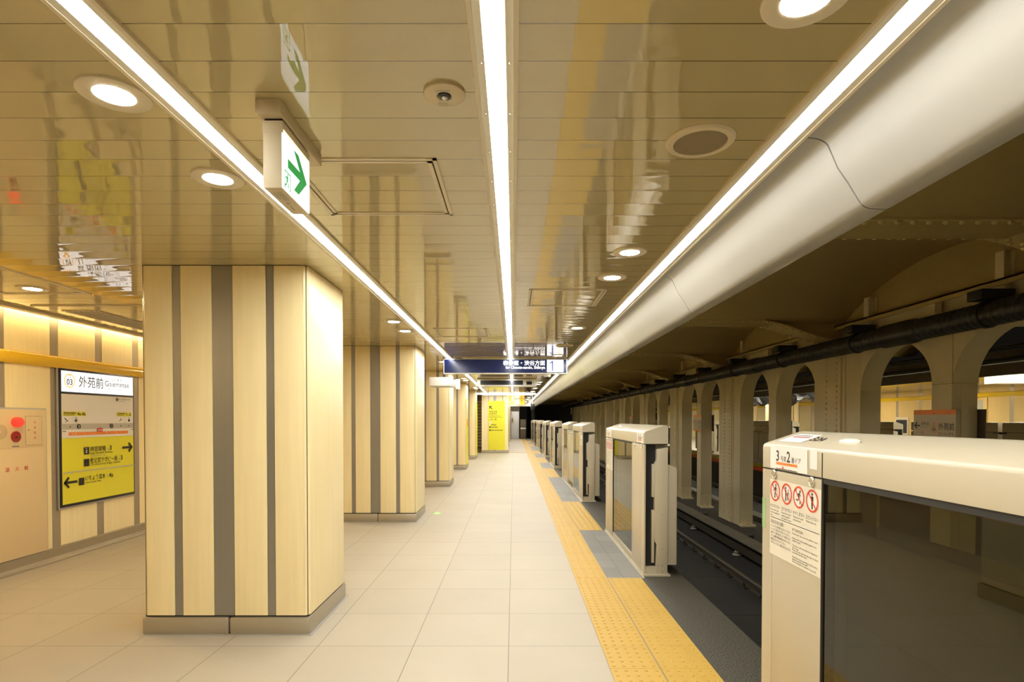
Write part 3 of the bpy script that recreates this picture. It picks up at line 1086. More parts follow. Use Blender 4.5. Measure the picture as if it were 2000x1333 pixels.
for i, y in enumerate((9.5, 13.6, 17.8, 21.9)):
    copy_thing(dw0, (MIR + 3.4, y, CEIL), 'round downlight over the opposite platform, %s from the camera' % ORD[i], group='downlights of the opposite platform')


def speaker(x, y, label):
    t = thing('ceiling_speaker', label, 'speaker', (x, y, CEIL), 'round ceiling speakers')
    MB().lathe([(0.093, 0.001), (0.094, 0.012), (0.115, 0.012), (0.122, 0.004), (0.122, 0.0)], (x, y, CEIL), 'z', 40, -1).build('rim', 'beige_paint', t, smooth=True)
    MB().lathe([(0.092, 0.0), (0.092, 0.009), (0.05, 0.010)], (x, y, CEIL), 'z', 40, -1).build('grille', 'grille', t)
    return t


speaker(0.675, 2.085, 'round beige ceiling speaker with brown grille nearest the camera')
t = speaker(0.70, 7.87, 'round beige ceiling speaker before the blue direction sign')
# detector
t = thing('fire_detector', 'round beige ceiling detector with a small glass eye beside the middle light strip', 'detector', (-0.215, 1.785, CEIL))
MB().lathe([(0.064, 0.0), (0.064, 0.008), (0.060, 0.011), (0.024, 0.011), (0.022, 0.006)], (-0.215, 1.785, CEIL), 'z', 40, -1).build('cover', 'beige_paint', t, smooth=True)
MB().lathe([(0.020, 0.004), (0.020, 0.012), (0.013, 0.016)], (-0.215, 1.785, CEIL), 'z', 20, -1).build('lens_rim', 'screen', t, smooth=True)
MB().dome((-0.215, 1.785, CEIL - 0.014), 0.010, 0.008, 'z', 12, 3, -1).build('lens', 'chrome', t, smooth=True)
s = Sheet((-0.215, 1.785, CEIL - 0.0115), (1, 0, 0), (0, -1, 0))
s.dashes('ink', -0.024, 0.022, 0.030, 0.005, 4)
s.dashes('ink', -0.024, 0.008, -0.038, 0.004, 5).dashes('ink', -0.022, 0.014, -0.045, 0.003, 8)
s.build(t, {'ink': ('print', 'mid_grey')})

# access panels


def access_panel(x0, x1, y0, y1, label):
    t = thing('access_panel', label, 'access panel', (x0, y0, CEIL), 'ceiling access panels')
    mb = MB()
    for a in (0.0, 0.022):
        mb.box(x0 + a, x0 + a + 0.016, y0 + a, y1 - a, CEIL - 0.004, CEIL).box(x1 - a - 0.016, x1 - a, y0 + a, y1 - a, CEIL - 0.004, CEIL)
        mb.box(x0 + a, x1 - a, y0 + a, y0 + a + 0.016, CEIL - 0.004, CEIL).box(x0 + a, x1 - a, y1 - a - 0.016, y1 - a, CEIL - 0.004, CEIL)
    mb.build('frame', 'trim_cream', t)
    g = MB()
    a = 0.0165
    g.box(x0 + a, x0 + a + 0.005, y0 + a, y1 - a, CEIL - 0.002, CEIL).box(x1 - a - 0.005, x1 - a, y0 + a, y1 - a, CEIL - 0.002, CEIL)
    g.box(x0 + a, x1 - a, y0 + a, y0 + a + 0.005, CEIL - 0.002, CEIL).box(x0 + a, x1 - a, y1 - a - 0.005, y1 - a, CEIL - 0.002, CEIL)
    g.build('frame_gap', 'shadow_gap', t)


access_panel(-0.90, -0.30, 2.225, 2.84, 'square access panel in the ceiling behind the green exit sign')
access_panel(0.12, 0.73, 4.45, 5.12, 'square access panel in the ceiling between the middle strip and the downlights')
access_panel(-0.90, -0.30, 6.36, 7.04, 'square access panel in the ceiling before the blue direction sign')
access_panel(-4.10, -3.40, 3.75, 4.62, 'square access panel in the ceiling around the downlight by the panelled wall')
t = thing('air_grille', 'dark slatted air grille in the ceiling by the panelled wall', 'air vent', (-4.03, 5.36, CEIL))
MB().box(-4.19, -3.87, 5.34, 7.6, CEIL - 0.002, CEIL).build('backing', 'black_slot', t)
mb = MB()
for i in range(7):
    mb.box(-4.185 + i * 0.05, -4.172 + i * 0.05, 5.35, 7.59, CEIL - 0.010, CEIL)
mb.box(-4.20, -3.86, 5.32, 5.345, CEIL - 0.006, CEIL)
mb.build('slats', 'trim_cream', t)
t = thing('ceiling_slot', 'thin dark slot across the ceiling by the panelled wall', 'ceiling slot', (-3.6, 5.09, CEIL))
MB().box(-4.28, -2.7, 5.07, 5.085, CEIL - 0.010, CEIL).build('lip', 'trim_cream', t)
MB().box(-4.25, -2.7, 5.085, 5.13, CEIL - 0.003, CEIL).build('gap', 'black_slot', t)

# ------------------------------------------------------------------ white curved cove along the track


def cowl_profile():
    pts = [(1.045, 2.4385)]
    for i in range(7):                       # soft top bend
        a = PI / 2 - (PI / 2 - math.radians(42)) * i / 6
        pts.append((1.068 + 0.075 * math.cos(a), 2.360 + 0.075 * math.sin(a)))
    pts += [(1.160, 2.328), (1.198, 2.275), (1.228, 2.225)]
    for i in range(1, 7):
        a = math.radians(205) + math.radians(65) * i / 6
        pts.append((1.285 + 0.055 * math.cos(a), 2.239 + 0.055 * math.sin(a)))
    pts += [(1.335, 2.182), (1.345, 2.186), (1.345, 2.60), (1.33, 2.60), (1.045, 2.60)]
    return pts


CP = cowl_profile()
prev = Y0
ys = [Y0] + [0.06 + 2.0 * k for k in range(0, 21)] + [Y1]
first = None
for i in range(len(ys) - 1):
    a, b = ys[i] + 0.004, ys[i + 1] - 0.004
    if b < 0:
        nm = 'white curved cove panel above the platform edge beside the camera'
    else:
        nm = 'white curved cove panel above the platform edge, %s from the camera' % (ORD[i] if i else ORD[0])
    if i in (0, len(ys) - 2) or first is None:
        o = tag(MB().prism(CP, 'y', a, b).build('cove_panel', 'cowl', smooth=True, origin=(1.2, a, 2.3)), nm, 'ceiling cove', 'white curved cove panels')
        if i == 1:
            first = o
    else:
        o = first.copy()
        COL.objects.link(o)
        o.location = (1.2, a, 2.3)
        o['label'] = nm
struct(MB().box(1.06, 1.33, Y0, Y1, 2.46, 2.58).box(1.20, 1.33, Y0, Y1, 2.32, 2.46).build('trim_cove_core', 'mid_grey'))
MC = [(MIR - x, z) for x, z in CP]
tag(MB().prism(MC, 'y', Y0, 58).build('cove_panel', 'dull_steel', smooth=True, origin=(MIR - 1.2, 0, 2.3)), 'dark cove along the track edge of the opposite platform seen from behind', 'ceiling cove')
t = thing('cable_tray', 'dark pipes and cables above the opposite track seen through the arches', 'cables', (MIR - 1.7, 0, 2.3))
MB().tube([(MIR - 1.62, Y0, 2.40), (MIR - 1.62, 58, 2.40)], 0.05).build('cable', 'black_pipe', t)
MB().tube([(MIR - 1.7, Y0, 2.60), (MIR - 1.7, 58, 2.60)], 0.035).build('cable', 'black_pipe', t)
mb = MB()
for k in range(0, 26):
    mb.box(MIR - 1.71, MIR - 1.69, 2 + 2.1 * k, 2.03 + 2.1 * k, 2.40, 2.85)
mb.build('hanger_rods', 'black_pipe', t)

# ------------------------------------------------------------------ arcade of steel columns between the tracks
ZB = -0.81
DX = 0.28


def bolts_plate(t, yn):
    """foot plate with bolts on the side that faces the camera"""
    MB().box(XC + 0.02, XC + DX - 0.02, yn - 0.02, yn, ZB + 0.06, ZB + 0.32).box(XC - 0.01, XC + DX + 0.01, yn - 0.14, yn, ZB, ZB + 0.045).build('foot_bracket', 'column_paint', t, bevel=0.003)
    mb = MB()
    for a in (0.085, 0.195):
        for h in (0.12, 0.19, 0.26):
            mb.dome((XC + a, yn - 0.02, ZB + h), 0.017, 0.012, 'y', 10, 3, -1)
        mb.lathe([(0.022, 0), (0.022, 0.022), (0.012, 0.022), (0.012, 0.04)], (XC + a, yn - 0.08, ZB + 0.045), 'z', 6)
    mb.build('bolts', 'column_paint', t)


def smooth_column(yn, label):
    t = thing('smooth_column', label, 'column', (XC, yn, ZB), 'smooth steel columns between the tracks')
    MB().box(XC, XC + DX, yn, yn + 0.30, ZB, 1.815).build('shaft', 'column_paint', t, bevel=0.006)
    MB().box(XC + 0.001, XC + DX - 0.001, yn + 0.001, yn + 0.299, 1.818, 2.62).build('head', 'column_paint', t, bevel=0.002)
    mb = MB()
    mb.box(XC + 0.10, XC + 0.112, yn - 0.006, yn, ZB + 0.3, 1.81)
    mb.build('weld_rib', 'column_paint', t)
    bolts_plate(t, yn)
    return t


def riveted_column(yn, label):
    t = thing('riveted_column', label, 'column', (XC, yn, ZB), 'riveted steel columns between the tracks')
    MB().box(XC, XC + DX, yn, yn + 0.355, ZB, 2.62).build('box_shaft', 'column_paint', t, bevel=0.005)
    MB().box(XC + 0.005, XC + DX, yn + 0.357, yn + 0.44, ZB, 2.62).build('web', 'column_paint', t)
    MB().box(XC - 0.022, XC + DX, yn + 0.44, yn + 1.15, ZB, 2.62).build('flange', 'column_paint', t, bevel=0.004)
    MB().box(XC - 0.012, XC + 0.004, yn + 0.34, yn + 0.354, ZB, 2.60).build('edge_bar', 'column_paint', t)
    mb = MB()
    z = ZB + 0.1
    while z < 2.45:
        for dy in (0.53, 0.80):
            mb.dome((XC - 0.022, yn + dy, z), 0.022, 0.019, 'x', 8, 3, -1)
        z += 0.082
    mb.build('rivets', 'column_paint', t, smooth=True)
    bolts_plate(t, yn)
    return t


def arch(y0, y1, label):
    """steel arch plate between two columns"""
    yc, r, zs = (y0 + y1) / 2, (y1 - y0) / 2, 1.815
    n = 24
    pts = [(y0, 2.62)]
    pts += [(yc - r * math.cos(PI * i / n), zs + r * 0.86 * math.sin(PI * i / n)) for i in range(n + 1)]
    pts += [(y1, 2.62)]
    mb = MB()
    mb.prism(pts, 'x', XC + 0.003, XC + DX - 0.003)
    return tag(mb.build('steel_arch', 'column_paint', smooth=True, origin=(XC, yc, zs)), label, 'arch', 'steel arches between the tracks')


r0 = riveted_column(7.80, 'riveted cream steel column between the tracks, nearest the camera in view')
s0 = smooth_column(6.17, 'smooth cream steel column behind the nearest station sign, nearest the camera')
a0 = arch(6.47, 7.80, 'steel arch from the column with the nearest station sign to the nearest riveted column')
a1 = arch(8.95, 10.30, 'steel arch on the far side of the nearest riveted column, second from the camera')
copy_thing(r0, (XC, 7.80 - PITCH, ZB), 'riveted steel column between the tracks just beside the camera')
pre = a0.copy()
COL.objects.link(pre)
pre.location.y = (8.95 - PITCH + 6.17) / 2
pre['label'] = 'steel arch on the near side of the column with the nearest station sign'
for k in range(1, NK + 1):
    copy_thing(r0, (XC, 7.80 + PITCH * k, ZB), 'riveted cream steel column between the tracks, %s riveted one from the camera' % ORD[k])
    copy_thing(s0, (XC, 6.17 + PITCH * k, ZB), 'smooth cream steel column between the tracks, %s smooth one from the camera' % ORD[k])
    for j, src in ((0, a0), (1, a1)):
        c = src.copy()
        COL.objects.link(c)
        c.location.y += PITCH * k
        c['label'] = 'steel arch between the track columns, %s from the camera' % ORD[2 * k + j]

# girder over the arches
g = thing('arcade_girder', 'long cream steel girder with flanges over the arches between the tracks', 'girder', (XC, Y0, 2.62))
MB().box(XC + 0.02, XC + DX - 0.02, Y0, 56, 2.62, 2.745).build('web', 'column_paint', g)
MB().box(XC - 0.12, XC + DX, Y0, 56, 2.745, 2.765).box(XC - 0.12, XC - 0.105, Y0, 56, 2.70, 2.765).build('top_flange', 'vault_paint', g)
for k in range(-1, 22):
    MB().box(XC - 0.10, XC - 0.026, 6.30 + 2.065 * k, 6.42 + 2.065 * k, 2.57, 2.744).build('stiffener', 'column_paint', g)

# ribs across the track with rivets


def rib_curve():
    pts = [(1.06, 2.83), (3.2, 2.83)]
    for i in range(0, 15):
        u = i / 14
        x = 3.5 + 1.15 * u
        s_ = u * u * (3 - 2 * u)
        pts.append((x, 2.83 - 0.27 * s_))
    pts.append((4.72, 2.555))
    return pts


def rib_z(x):
    p = rib_curve()
    for (xa, za), (xb_, zb_) in zip(p, p[1:]):
        if xa <= x <= xb_:
            return za + (zb_ - za) * (x - xa) / (xb_ - xa)
    return p[-1][1]


def rib(yc, label):
    t = thing('ceiling_rib', label, 'ceiling rib', (3, yc, 2.83), 'riveted ribs across the track ceiling')
    p = rib_curve()
    prof = p + [(x, z + 0.018) for x, z in reversed(p)]
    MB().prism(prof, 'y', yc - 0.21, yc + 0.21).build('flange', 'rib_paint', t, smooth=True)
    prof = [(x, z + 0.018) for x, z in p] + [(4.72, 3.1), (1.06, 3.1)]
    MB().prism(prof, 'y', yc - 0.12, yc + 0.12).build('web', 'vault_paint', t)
    mb = MB()
    for i in range(28):
        for j, dy in enumerate((-0.172, -0.118, 0.118, 0.172)):
            xx = 1.45 + 0.115 * i + (0.0575 if j % 2 else 0.0)
            mb.dome((xx, yc + dy, rib_z(xx)), 0.024, 0.024, 'z', 8, 3, -1)
    mb.build('rivets', 'rib_paint', t, smooth=True)
    mb = MB()
    for xa in (1.9, 2.7, 3.5):
        mb.add([(xa, yc - 0.2, 2.828), (xa + 0.025, yc - 0.2, 2.828), (xa + 0.285, yc + 0.2, 2.828), (xa + 0.26, yc + 0.2, 2.828),
                (xa, yc - 0.2, 2.815), (xa + 0.025, yc - 0.2, 2.815), (xa + 0.285, yc + 0.2, 2.815), (xa + 0.26, yc + 0.2, 2.815)],
               [(4, 5, 6, 7), (0, 1, 5, 4), (1, 2, 6, 5), (2, 3, 7, 6), (3, 0, 4, 7)])
    mb.build('splice_bar', 'rib_paint', t)
    return t


rb = rib(RIB0, 'riveted rib across the track ceiling, nearest the camera')
for k in range(1, NK):
    copy_thing(rb, (3, RIB0 + PITCH * k, 2.83), 'riveted rib across the track ceiling, %s from the camera' % ORD[k])
copy_thing(rb, (3, RIB0 - PITCH, 2.83), 'riveted rib across the track ceiling behind the camera')

# black pipe on hangers
PX, PZ, PR = 4.53, 2.43, 0.115
t = thing('drain_pipe', 'long black ribbed pipe along the top of the arches', 'pipe', (PX, Y0, PZ))
prof = []
y = 2.0
while y < 50:
    prof += [(PR, y), (PR, y + 0.05), (PR * 1.05, y + 0.06), (PR * 1.05, y + 0.075)]
    y += 0.085
MB().lathe(prof, (PX, 0, PZ), 'y', 18).build('ribbed_pipe', 'black_pipe', t, smooth=True)
for k in range(0, 10):
    yc = 6.75 + PITCH * k
    MB().lathe([(PR * 1.0, yc - 0.36), (PR * 1.18, yc - 0.30), (PR * 1.22, yc - 0.2), (PR * 1.22, yc + 0.22), (PR * 1.05, yc + 0.24)], (PX, 0, PZ), 'y', 20).build('coupling', 'black_pipe', t, smooth=True)


def hanger(y, label):
    t = thing('pipe_hanger', label, 'pipe hanger', (PX + 0.1, y, 2.6), 'pipe hangers over the arches')
    MB().box(4.64, 4.655, y - 0.05, y + 0.05, 2.66, 3.03).box(4.655, 4.735, y - 0.006, y + 0.006, 2.66, 3.03).box(4.735, 4.748, y - 0.05, y + 0.05, 2.66, 3.03).build('bracket', 'column_paint', t)
    MB().box(4.40, 4.72, y - 0.09, y + 0.09, 2.565, 2.66).build('clamp_box', 'black_pipe', t, bevel=0.008)
    MB().lathe([(PR + 0.012, -0.025), (PR + 0.018, -0.02), (PR + 0.018, 0.02), (PR + 0.012, 0.025)], (PX, y, PZ), 'y', 20).build('strap', 'black_pipe', t)
    MB().box(4.515, 4.535, y - 0.01, y + 0.01, PZ + PR, 2.60).build('rod', 'black_pipe', t)
    return t


h0 = hanger(5.48, 'bracket with dark clamp holding the black pipe, nearest the camera')
for k in range(1, 17):
    copy_thing(h0, (PX + 0.1, 5.48 + 2.065 * k, 2.6), 'bracket with dark clamp holding the black pipe, %s from the camera' % ORD[k])

# ------------------------------------------------------------------ rails


def rail(x, label, zt=-0.99):
    z0 = -1.13
    t = thing('running_rail', label, 'rail', (x, Y0, z0), 'running rails')
    h = zt - z0
    MB().prism([(x - 0.06, z0), (x + 0.06, z0), (x + 0.06, z0 + 0.012), (x + 0.010, z0 + 0.03), (x + 0.010, z0 + h - 0.035), (x - 0.010, z0 + h - 0.035), (x - 0.010, z0 + 0.03), (x - 0.06, z0 + 0.012)], 'y', Y0, 56).build('rail_foot', 'rail_steel', t)
    MB().prism([(x - 0.033, zt - 0.035), (x + 0.033, zt - 0.035), (x + 0.033, zt - 0.006), (x + 0.026, zt), (x - 0.026, zt), (x - 0.033, zt - 0.006)], 'y', Y0, 56).build('rail_head', 'rail_head', t)
    for sx in (-1, 1):
        mb = MB()
        yy = 4.4
        mb.box(x + sx * 0.055 - 0.055, x + sx * 0.055 + 0.055, yy - 0.07, yy + 0.07, z0, z0 + 0.03)
        mb.lathe([(0.026, 0), (0.026, 0.035), (0.014, 0.035), (0.014, 0.06)], (x + sx * 0.09, yy, z0 + 0.025), 'z', 6)
        o = mb.build('rail_clip', 'rail_steel', t)
        for i in range(1, 48):
            c = o.copy()
            COL.objects.link(c)
            c.location.y = 0.6 * i
    return t


rail(3.57, 'steel running rail of the near track on the side of the arcade')
rail(2.135, 'steel running rail of the near track on the side of the platform')
rail(MIR - 3.57, 'steel running rail of the far track on the side of the arcade')
rail(MIR - 2.135, 'steel running rail of the far track on the side of the opposite platform')
for sgn, wh in ((1, 'near'), (-1, 'far')):
    fx = (lambda q: q) if sgn == 1 else (lambda q: MIR - q)
    t = thing('third_rail', 'covered third rail beside the columns on the %s track' % wh, 'rail', (fx(4.19), Y0, -0.9), 'third rails')
    a, b = sorted((fx(4.05), fx(4.33)))
    MB().box(a, b, Y0, 56, -0.775, -0.74).build('cover_board', 'dull_steel', t, bevel=0.004)
    a, b = sorted((fx(4.14), fx(4.22)))
    MB().box(a, b, Y0, 56, -1.02, -0.88).build('power_rail', 'rail_steel', t)
    a, b = sorted((fx(4.29), fx(4.33)))
    MB().box(a, b, Y0, 56, -0.98, -0.775).build('cover_side', 'dull_steel', t)
    for k in range(0, 14):
        MB().lathe([(0.05, 0), (0.085, 0.015), (0.075, 0.04), (0.045, 0.05), (0.06, 0.07), (0.03, 0.10), (0.03, 0.11)], (fx(4.18), 5.55 + 2.55 * k, -1.13), 'z', 16).build('insulator', 'porcelain', t, smooth=True)
        a, b = sorted((fx(4.33), fx(4.47)))
        MB().box(a, b, 5.50 + 2.55 * k, 5.62 + 2.55 * k, -0.80, -0.745).build('cover_bracket', 'black_pipe', t)
# slab joints on the track bed
mb = MB()
for k in range(0, 60):
    mb.box(1.56, 3.45, 2 + 0.9 * k, 2.015 + 0.9 * k, -1.131, -1.1285)
struct(mb.build('trim_slab_joints', 'black_slot'))

# ------------------------------------------------------------------ station signs on the columns


def column_sign(yc, label):
    t = thing('station_sign', label, 'sign', (XC - 0.02, yc, 1.12), 'station signs on the track columns')
    w, z0, z1 = 0.64, 1.12, 1.535
    MB().box(XC - 0.022, XC - 0.010, yc - w / 2, yc + w / 2, z0, z1).build('plate', 'beige_paint', t)
    MB().box(XC - 0.009, XC + DX + 0.011, yc - 0.165, yc + 0.165, 1.44, 1.452).box(XC - 0.009, XC + DX + 0.011, yc - 0.165, yc + 0.165, 1.20, 1.212).build('clamp_band', 'black_pipe', t)
    MB().box(XC + DX + 0.012, XC + DX + 0.024, yc - w / 2, yc + w / 2, z0, z1).build('rear_plate', 'brown_panel', t)
    s = Sheet((XC - 0.0225, yc + w / 2, z0), (0, -1, 0), (0, 0, 1))
    s.rect('band', 0, 0.36, w, 0.415).rect('band', 0, 0.0, w, 0.04)
    s.ring('ring', 0.325, 0.21, 0.052, 0.060)
    for u in (0.10, 0.32, 0.54):
        s.disc('ink', u, 0.375, 0.006, 10)
    s.arrow('ink', 0.065, 0.235, 0.085, 0.016, 180)
    s.text('ink', '表参道', 0.125, 0.24, 0.045, width=0.125)
    s.text('ink', 'おもてさんどう', 0.125, 0.215, 0.018, width=0.125)
    s.ring('ring', 0.145, 0.155, 0.024, 0.028)
    s.text('ink', '02', 0.145, 0.145, 0.026, align='c')
    s.text('ink', 'G', 0.325, 0.225, 0.034, align='c', bold=0.01)
    s.text('ink', '03', 0.325, 0.175, 0.056, align='c', bold=0.015)
    s.text('ink', '外苑前', 0.395, 0.195, 0.085, width=0.225, bold=0.008)
    s.text('ink', 'がいえんまえ', 0.395, 0.135, 0.04, width=0.22)
    s.text('ink', 'Gaiemmae', 0.395, 0.085, 0.05, width=0.22)
    s.build(t, {'band': ('orange_band', 'orange'), 'ring': ('line_ring', 'orange'), 'ink': ('lettering', 'sign_black')})
    return t


cs = column_sign(6.32 + 0.08, 'beige and orange station sign on a column, largest and nearest the camera')
for i, wh in enumerate(('second from the camera', 'third from the camera', 'fourth from the camera')):
    copy_thing(cs, (XC - 0.02, 6.40 + 2 * PITCH * (i + 1), 1.12), 'beige and orange station sign on a track column, ' + wh)

# ------------------------------------------------------------------ exit sign
t = thing('exit_sign', 'green and white lit arrow exit sign hanging from the ceiling before the nearest pillar', 'exit sign', (-0.77, 1.96, 2.2))
MB().box(-0.815, -0.735, 1.815, 2.20, CEIL - 0.045, CEIL).build('ceiling_mount', 'beige_paint', t, bevel=0.003)
MB().box(-0.800, -0.745, 1.85, 2.075, CEIL - 0.055, CEIL - 0.045).build('mount_gap', 'shadow_gap', t)
MB().box(-0.805, -0.740, 1.845, 2.085, 2.350, CEIL - 0.053).build('top_rail', 'beige_paint', t, bevel=0.002)
MB().box(-0.800, -0.745, 1.845, 2.085, 2.172, 2.352).build('housing', 'beige_paint', t, bevel=0.003)
lp = MB().box(-0.7455, -0.740, 1.848, 2.082, 2.175, 2.362).build('lit_panel', 'lit_white', t)
MB().box(-0.805, -0.7995, 1.848, 2.082, 2.175, 2.362).build('rear_panel', 'beige_paint', t)
s = Sheet((-0.7398, 1.848, 2.175), (0, 1, 0), (0, 0, 1))
s.poly('g', [(0.035, 0.078), (0.035, 0.108), (0.140, 0.108), (0.086, 0.160), (0.128, 0.160), (0.205, 0.092), (0.128, 0.026), (0.086, 0.026), (0.140, 0.078)])
s.rect('g', 0.006, 0.006, 0.010, 0.062).rect('g', 0.006, 0.058, 0.058, 0.062).rect('g', 0.054, 0.006, 0.058, 0.062).rect('g', 0.006, 0.006, 0.016, 0.010).rect('g', 0.046, 0.006, 0.058, 0.010)
s.disc('g', 0.034, 0.052, 0.0042, 12)
s.poly('g', [(0.022, 0.046), (0.034, 0.047), (0.032, 0.030), (0.024, 0.030)])
s.line('g', 0.033, 0.045, 0.046, 0.038, 0.004).line('g', 0.024, 0.045, 0.015, 0.037, 0.004)
s.line('g', 0.030, 0.031, 0.040, 0.024, 0.005).line('g', 0.040, 0.024, 0.036, 0.010, 0.005).line('g', 0.026, 0.031, 0.022, 0.018, 0.005).line('g', 0.022, 0.018, 0.010, 0.014, 0.005)
s.build(lp, {'g': ('green_arrow', 'lit_green')})
s = Sheet((-0.775, 1.87, 2.1715), (0, 1, 0), (1, 0, 0))
s.dashes('ink', 0.01, 0.08, 0.0, 0.006, 2).dashes('ink', 0.01, 0.07, -0.012, 0.005, 3).dashes('ink', 0.01, 0.08, 0.010, 0.005, 4).dashes('ink', 0.13, 0.17, -0.005, 0.006, 6)
s.disc('ink', 0.105, 0.0, 0.006, 12)
s.build(t, {'ink': ('rating_print', 'mid_grey')})

# ------------------------------------------------------------------ blue direction sign
t = thing('direction_sign', 'long dark blue direction sign with white lettering hanging across the platform', 'sign', (-0.1, 9.5, 2.3))
YB = 9.46
bx0, bx1, bz0, bz1 = -1.165, 0.885, 2.178, 2.432
MB().box(bx0, bx1, YB, YB + 0.12, bz0, bz1).build('housing', 'housing_white', t, bevel=0.004)
MB().box(bx0 + 0.016, bx1 - 0.016, YB - 0.004, YB + 0.002, bz0 + 0.016, bz1 - 0.016).build('blue_face', 'lit_navy', t)
MB().box(bx0 + 0.2, bx0 + 0.3, YB + 0.03, YB + 0.09, bz1, CEIL).box(bx1 - 0.3, bx1 - 0.2, YB + 0.03, YB + 0.09, bz1, CEIL).build('hanger', 'trim_cream', t)
s = Sheet((0, YB - 0.0045, 0), (1, 0, 0), (0, 0, 1))
s.rect('white', 0.548, 2.208, 0.820, 2.408)
s.text('text', '表参道・渋谷方面', -0.178, 2.325, 0.088, width=0.695, bold=0.014)
s.text('text', 'for Omote-sando, Shibuya', -0.135, 2.262, 0.068, width=0.652, bold=0.012)
s.line('digit', 0.640, 2.222, 0.640, 2.392, 0.026).line('digit', 0.648, 2.388, 0.595, 2.350, 0.022)
for v, n in ((2.356, '02'), (2.258, '01')):
    s.ring('ring', 0.757, v, 0.034, 0.041)
    s.text('num', n, 0.757, v - 0.024, 0.035, align='c')
    s.text('num', 'G', 0.757, v + 0.008, 0.022, align='c')
s.rect('num', 0.752, 2.302, 0.762, 2.312)
s.build(t, {'white': ('white_field', 'lit_text'), 'text': ('lettering', 'lit_text'), 'digit': ('track_number', 'navy_digit'), 'ring': ('line_ring', 'lit_orange'), 'num': ('station_numbers', 'navy_digit')})

# LED board
t = thing('departure_board', 'white departure board with black screens hanging behind the blue direction sign', 'display', (-0.2, 14.3, 2.3))
YL = 14.3
MB().box(-0.92, 0.57, YL, YL + 0.25, 2.245, CEIL - 0.006).build('housing', 'housing_white', t, bevel=0.006)
MB().box(-0.835, 0.23, YL - 0.006, YL + 0.01, 2.285, 2.395).build('screen', 'screen', t)
MB().box(0.315, 0.455, YL - 0.006, YL + 0.01, 2.29, 2.37).build('clock_screen', 'screen', t)
s = Sheet((0, YL - 0.002, 0), (1, 0, 0), (0, 0, 1))
s.dashes('ink', 0.31, 0.46, 2.385, 0.022, 4)
s.text('ink', '1', 0.485, 2.29, 0.09, bold=0.02)
s.build(t, {'ink': ('lettering', 'mid_grey')})

# white box on a stem left of the blue sign
t = thing('monitor_box', 'white box hanging on a black stem beside the end of the blue direction sign', 'monitor', (-1.35, 10.6, 2.2))
MB().box(-1.335, -1.285, 10.75, 10.80, 2.19, CEIL).build('stem', 'sign_black', t)
MB().prism([(-1.56, 10.55), (-1.225, 10.55), (-1.125, 11.2), (-1.56, 11.2)], 'z', 2.045, 2.205).build('case', 'white_paint', t, bevel=0.008)
MB().box(-1.105, -1.025, 10.9, 10.94, 2.00, 2.19).build('side_screen', 'white_paint', t, bevel=0.004)
MB().tube([(-1.16, 10.9, 2.18), (-1.13, 10.9, 2.195), (-1.10, 10.91, 2.19), (-1.07, 10.92, 2.15)], 0.008, 6).build('cable', 'sign_black', t)

# yellow exit sign further on
t = thing('exit_direction_sign', 'yellow lit exit sign with an upward arrow hanging far down the platform', 'sign', (0.2, 28.5, 2.3))
MB().box(-0.30, 0.53, 28.5, 28.62, 2.14, CEIL - 0.01).build('housing', 'housing_white', t)
MB().box(-0.29, 0.52, 28.49, 28.502, 2.15, CEIL - 0.02).build('yellow_face', 'lit_yellow', t)
s = Sheet((0, 28.488, 0), (1, 0, 0), (0, 0, 1))
s.rect('w', 0.06, 2.17, 0.27, 2.41)
s.rect('w2', -0.27, 2.17, 0.04, 2.36)
s.arrow('a', 0.395, 2.285, 0.20, 0.03, 90)
s.rect('a', 0.13, 2.22, 0.20, 2.25)
s.build(t, {'w': ('white_field', 'lit_text'), 'w2': ('pale_field', 'lit_orange'), 'a': ('arrow', 'lit_amber')})

# security camera, black monitor
t = thing('security_camera', 'white dome security camera on the ceiling beside the cove, behind the blue sign', 'camera', (0.70, 12.0, CEIL))
MB().lathe([(0.075, 0.0), (0.075, 0.11), (0.06, 0.13)], (0.70, 12.0, CEIL), 'z', 20, -1).build('body', 'white_paint', t, smooth=True)
MB().dome((0.70, 12.0, CEIL - 0.13), 0.05, 0.05, 'z', 16, 4, -1).build('dome', 'screen', t, smooth=True)
t = thing('hanging_monitor', 'black monitor hanging on a pole under the far end of the cove', 'monitor', (0.95, 30.0, 2.2))
MB().box(0.88, 1.10, 30.0, 30.15, 1.93, 2.23).build('screen_case', 'sign_black', t, bevel=0.01)
MB().box(0.96, 1.0, 30.05, 30.1, 2.23, CEIL).build('pole', 'white_paint', t)

# ------------------------------------------------------------------ station map board on the left wall
XS = XW + 0.022
ya, yb, za, zb = 5.775, 6.905, 0.525, 1.955
t = thing('station_map_board', 'station name and map board with lit white header and yellow exit panel on the wall', 'sign', (XS, ya, za))
MB().box(XW, XS - 0.004, ya - 0.012, yb + 0.012, za - 0.02, zb + 0.02).build('back_frame', 'metal_grey', t, bevel=0.003)
MB().box(XS - 0.006, XS + 0.006, ya, yb, za, zb).build('frame', 'sign_black', t, bevel=0.003)
lh = MB().box(XS, XS + 0.008, ya + 0.025, yb - 0.02, 1.712, 1.925).build('lit_header', 'lit_header', t)
MB().box(XS, XS + 0.0065, ya + 0.022, yb - 0.018, 1.232, 1.688).build('map_panel', 'sign_paper', t)
MB().box(XS, XS + 0.0065, ya + 0.022, yb - 0.018, 0.553, 1.231).build('yellow_panel', 'sign_yellow', t)
s = Sheet((XS + 0.008, 0, 0), (0, 1, 0), (0, 0, 1))
s.ring('ring', 5.905, 1.826, 0.060, 0.074)
s.text('ink', 'G', 5.905, 1.855, 0.045, align='c')
s.text('ink', '03', 5.905, 1.785, 0.085, align='c', bold=0.018)
s.text('ink', '外苑前', 6.03, 1.778, 0.13, width=0.36, bold=0.006)
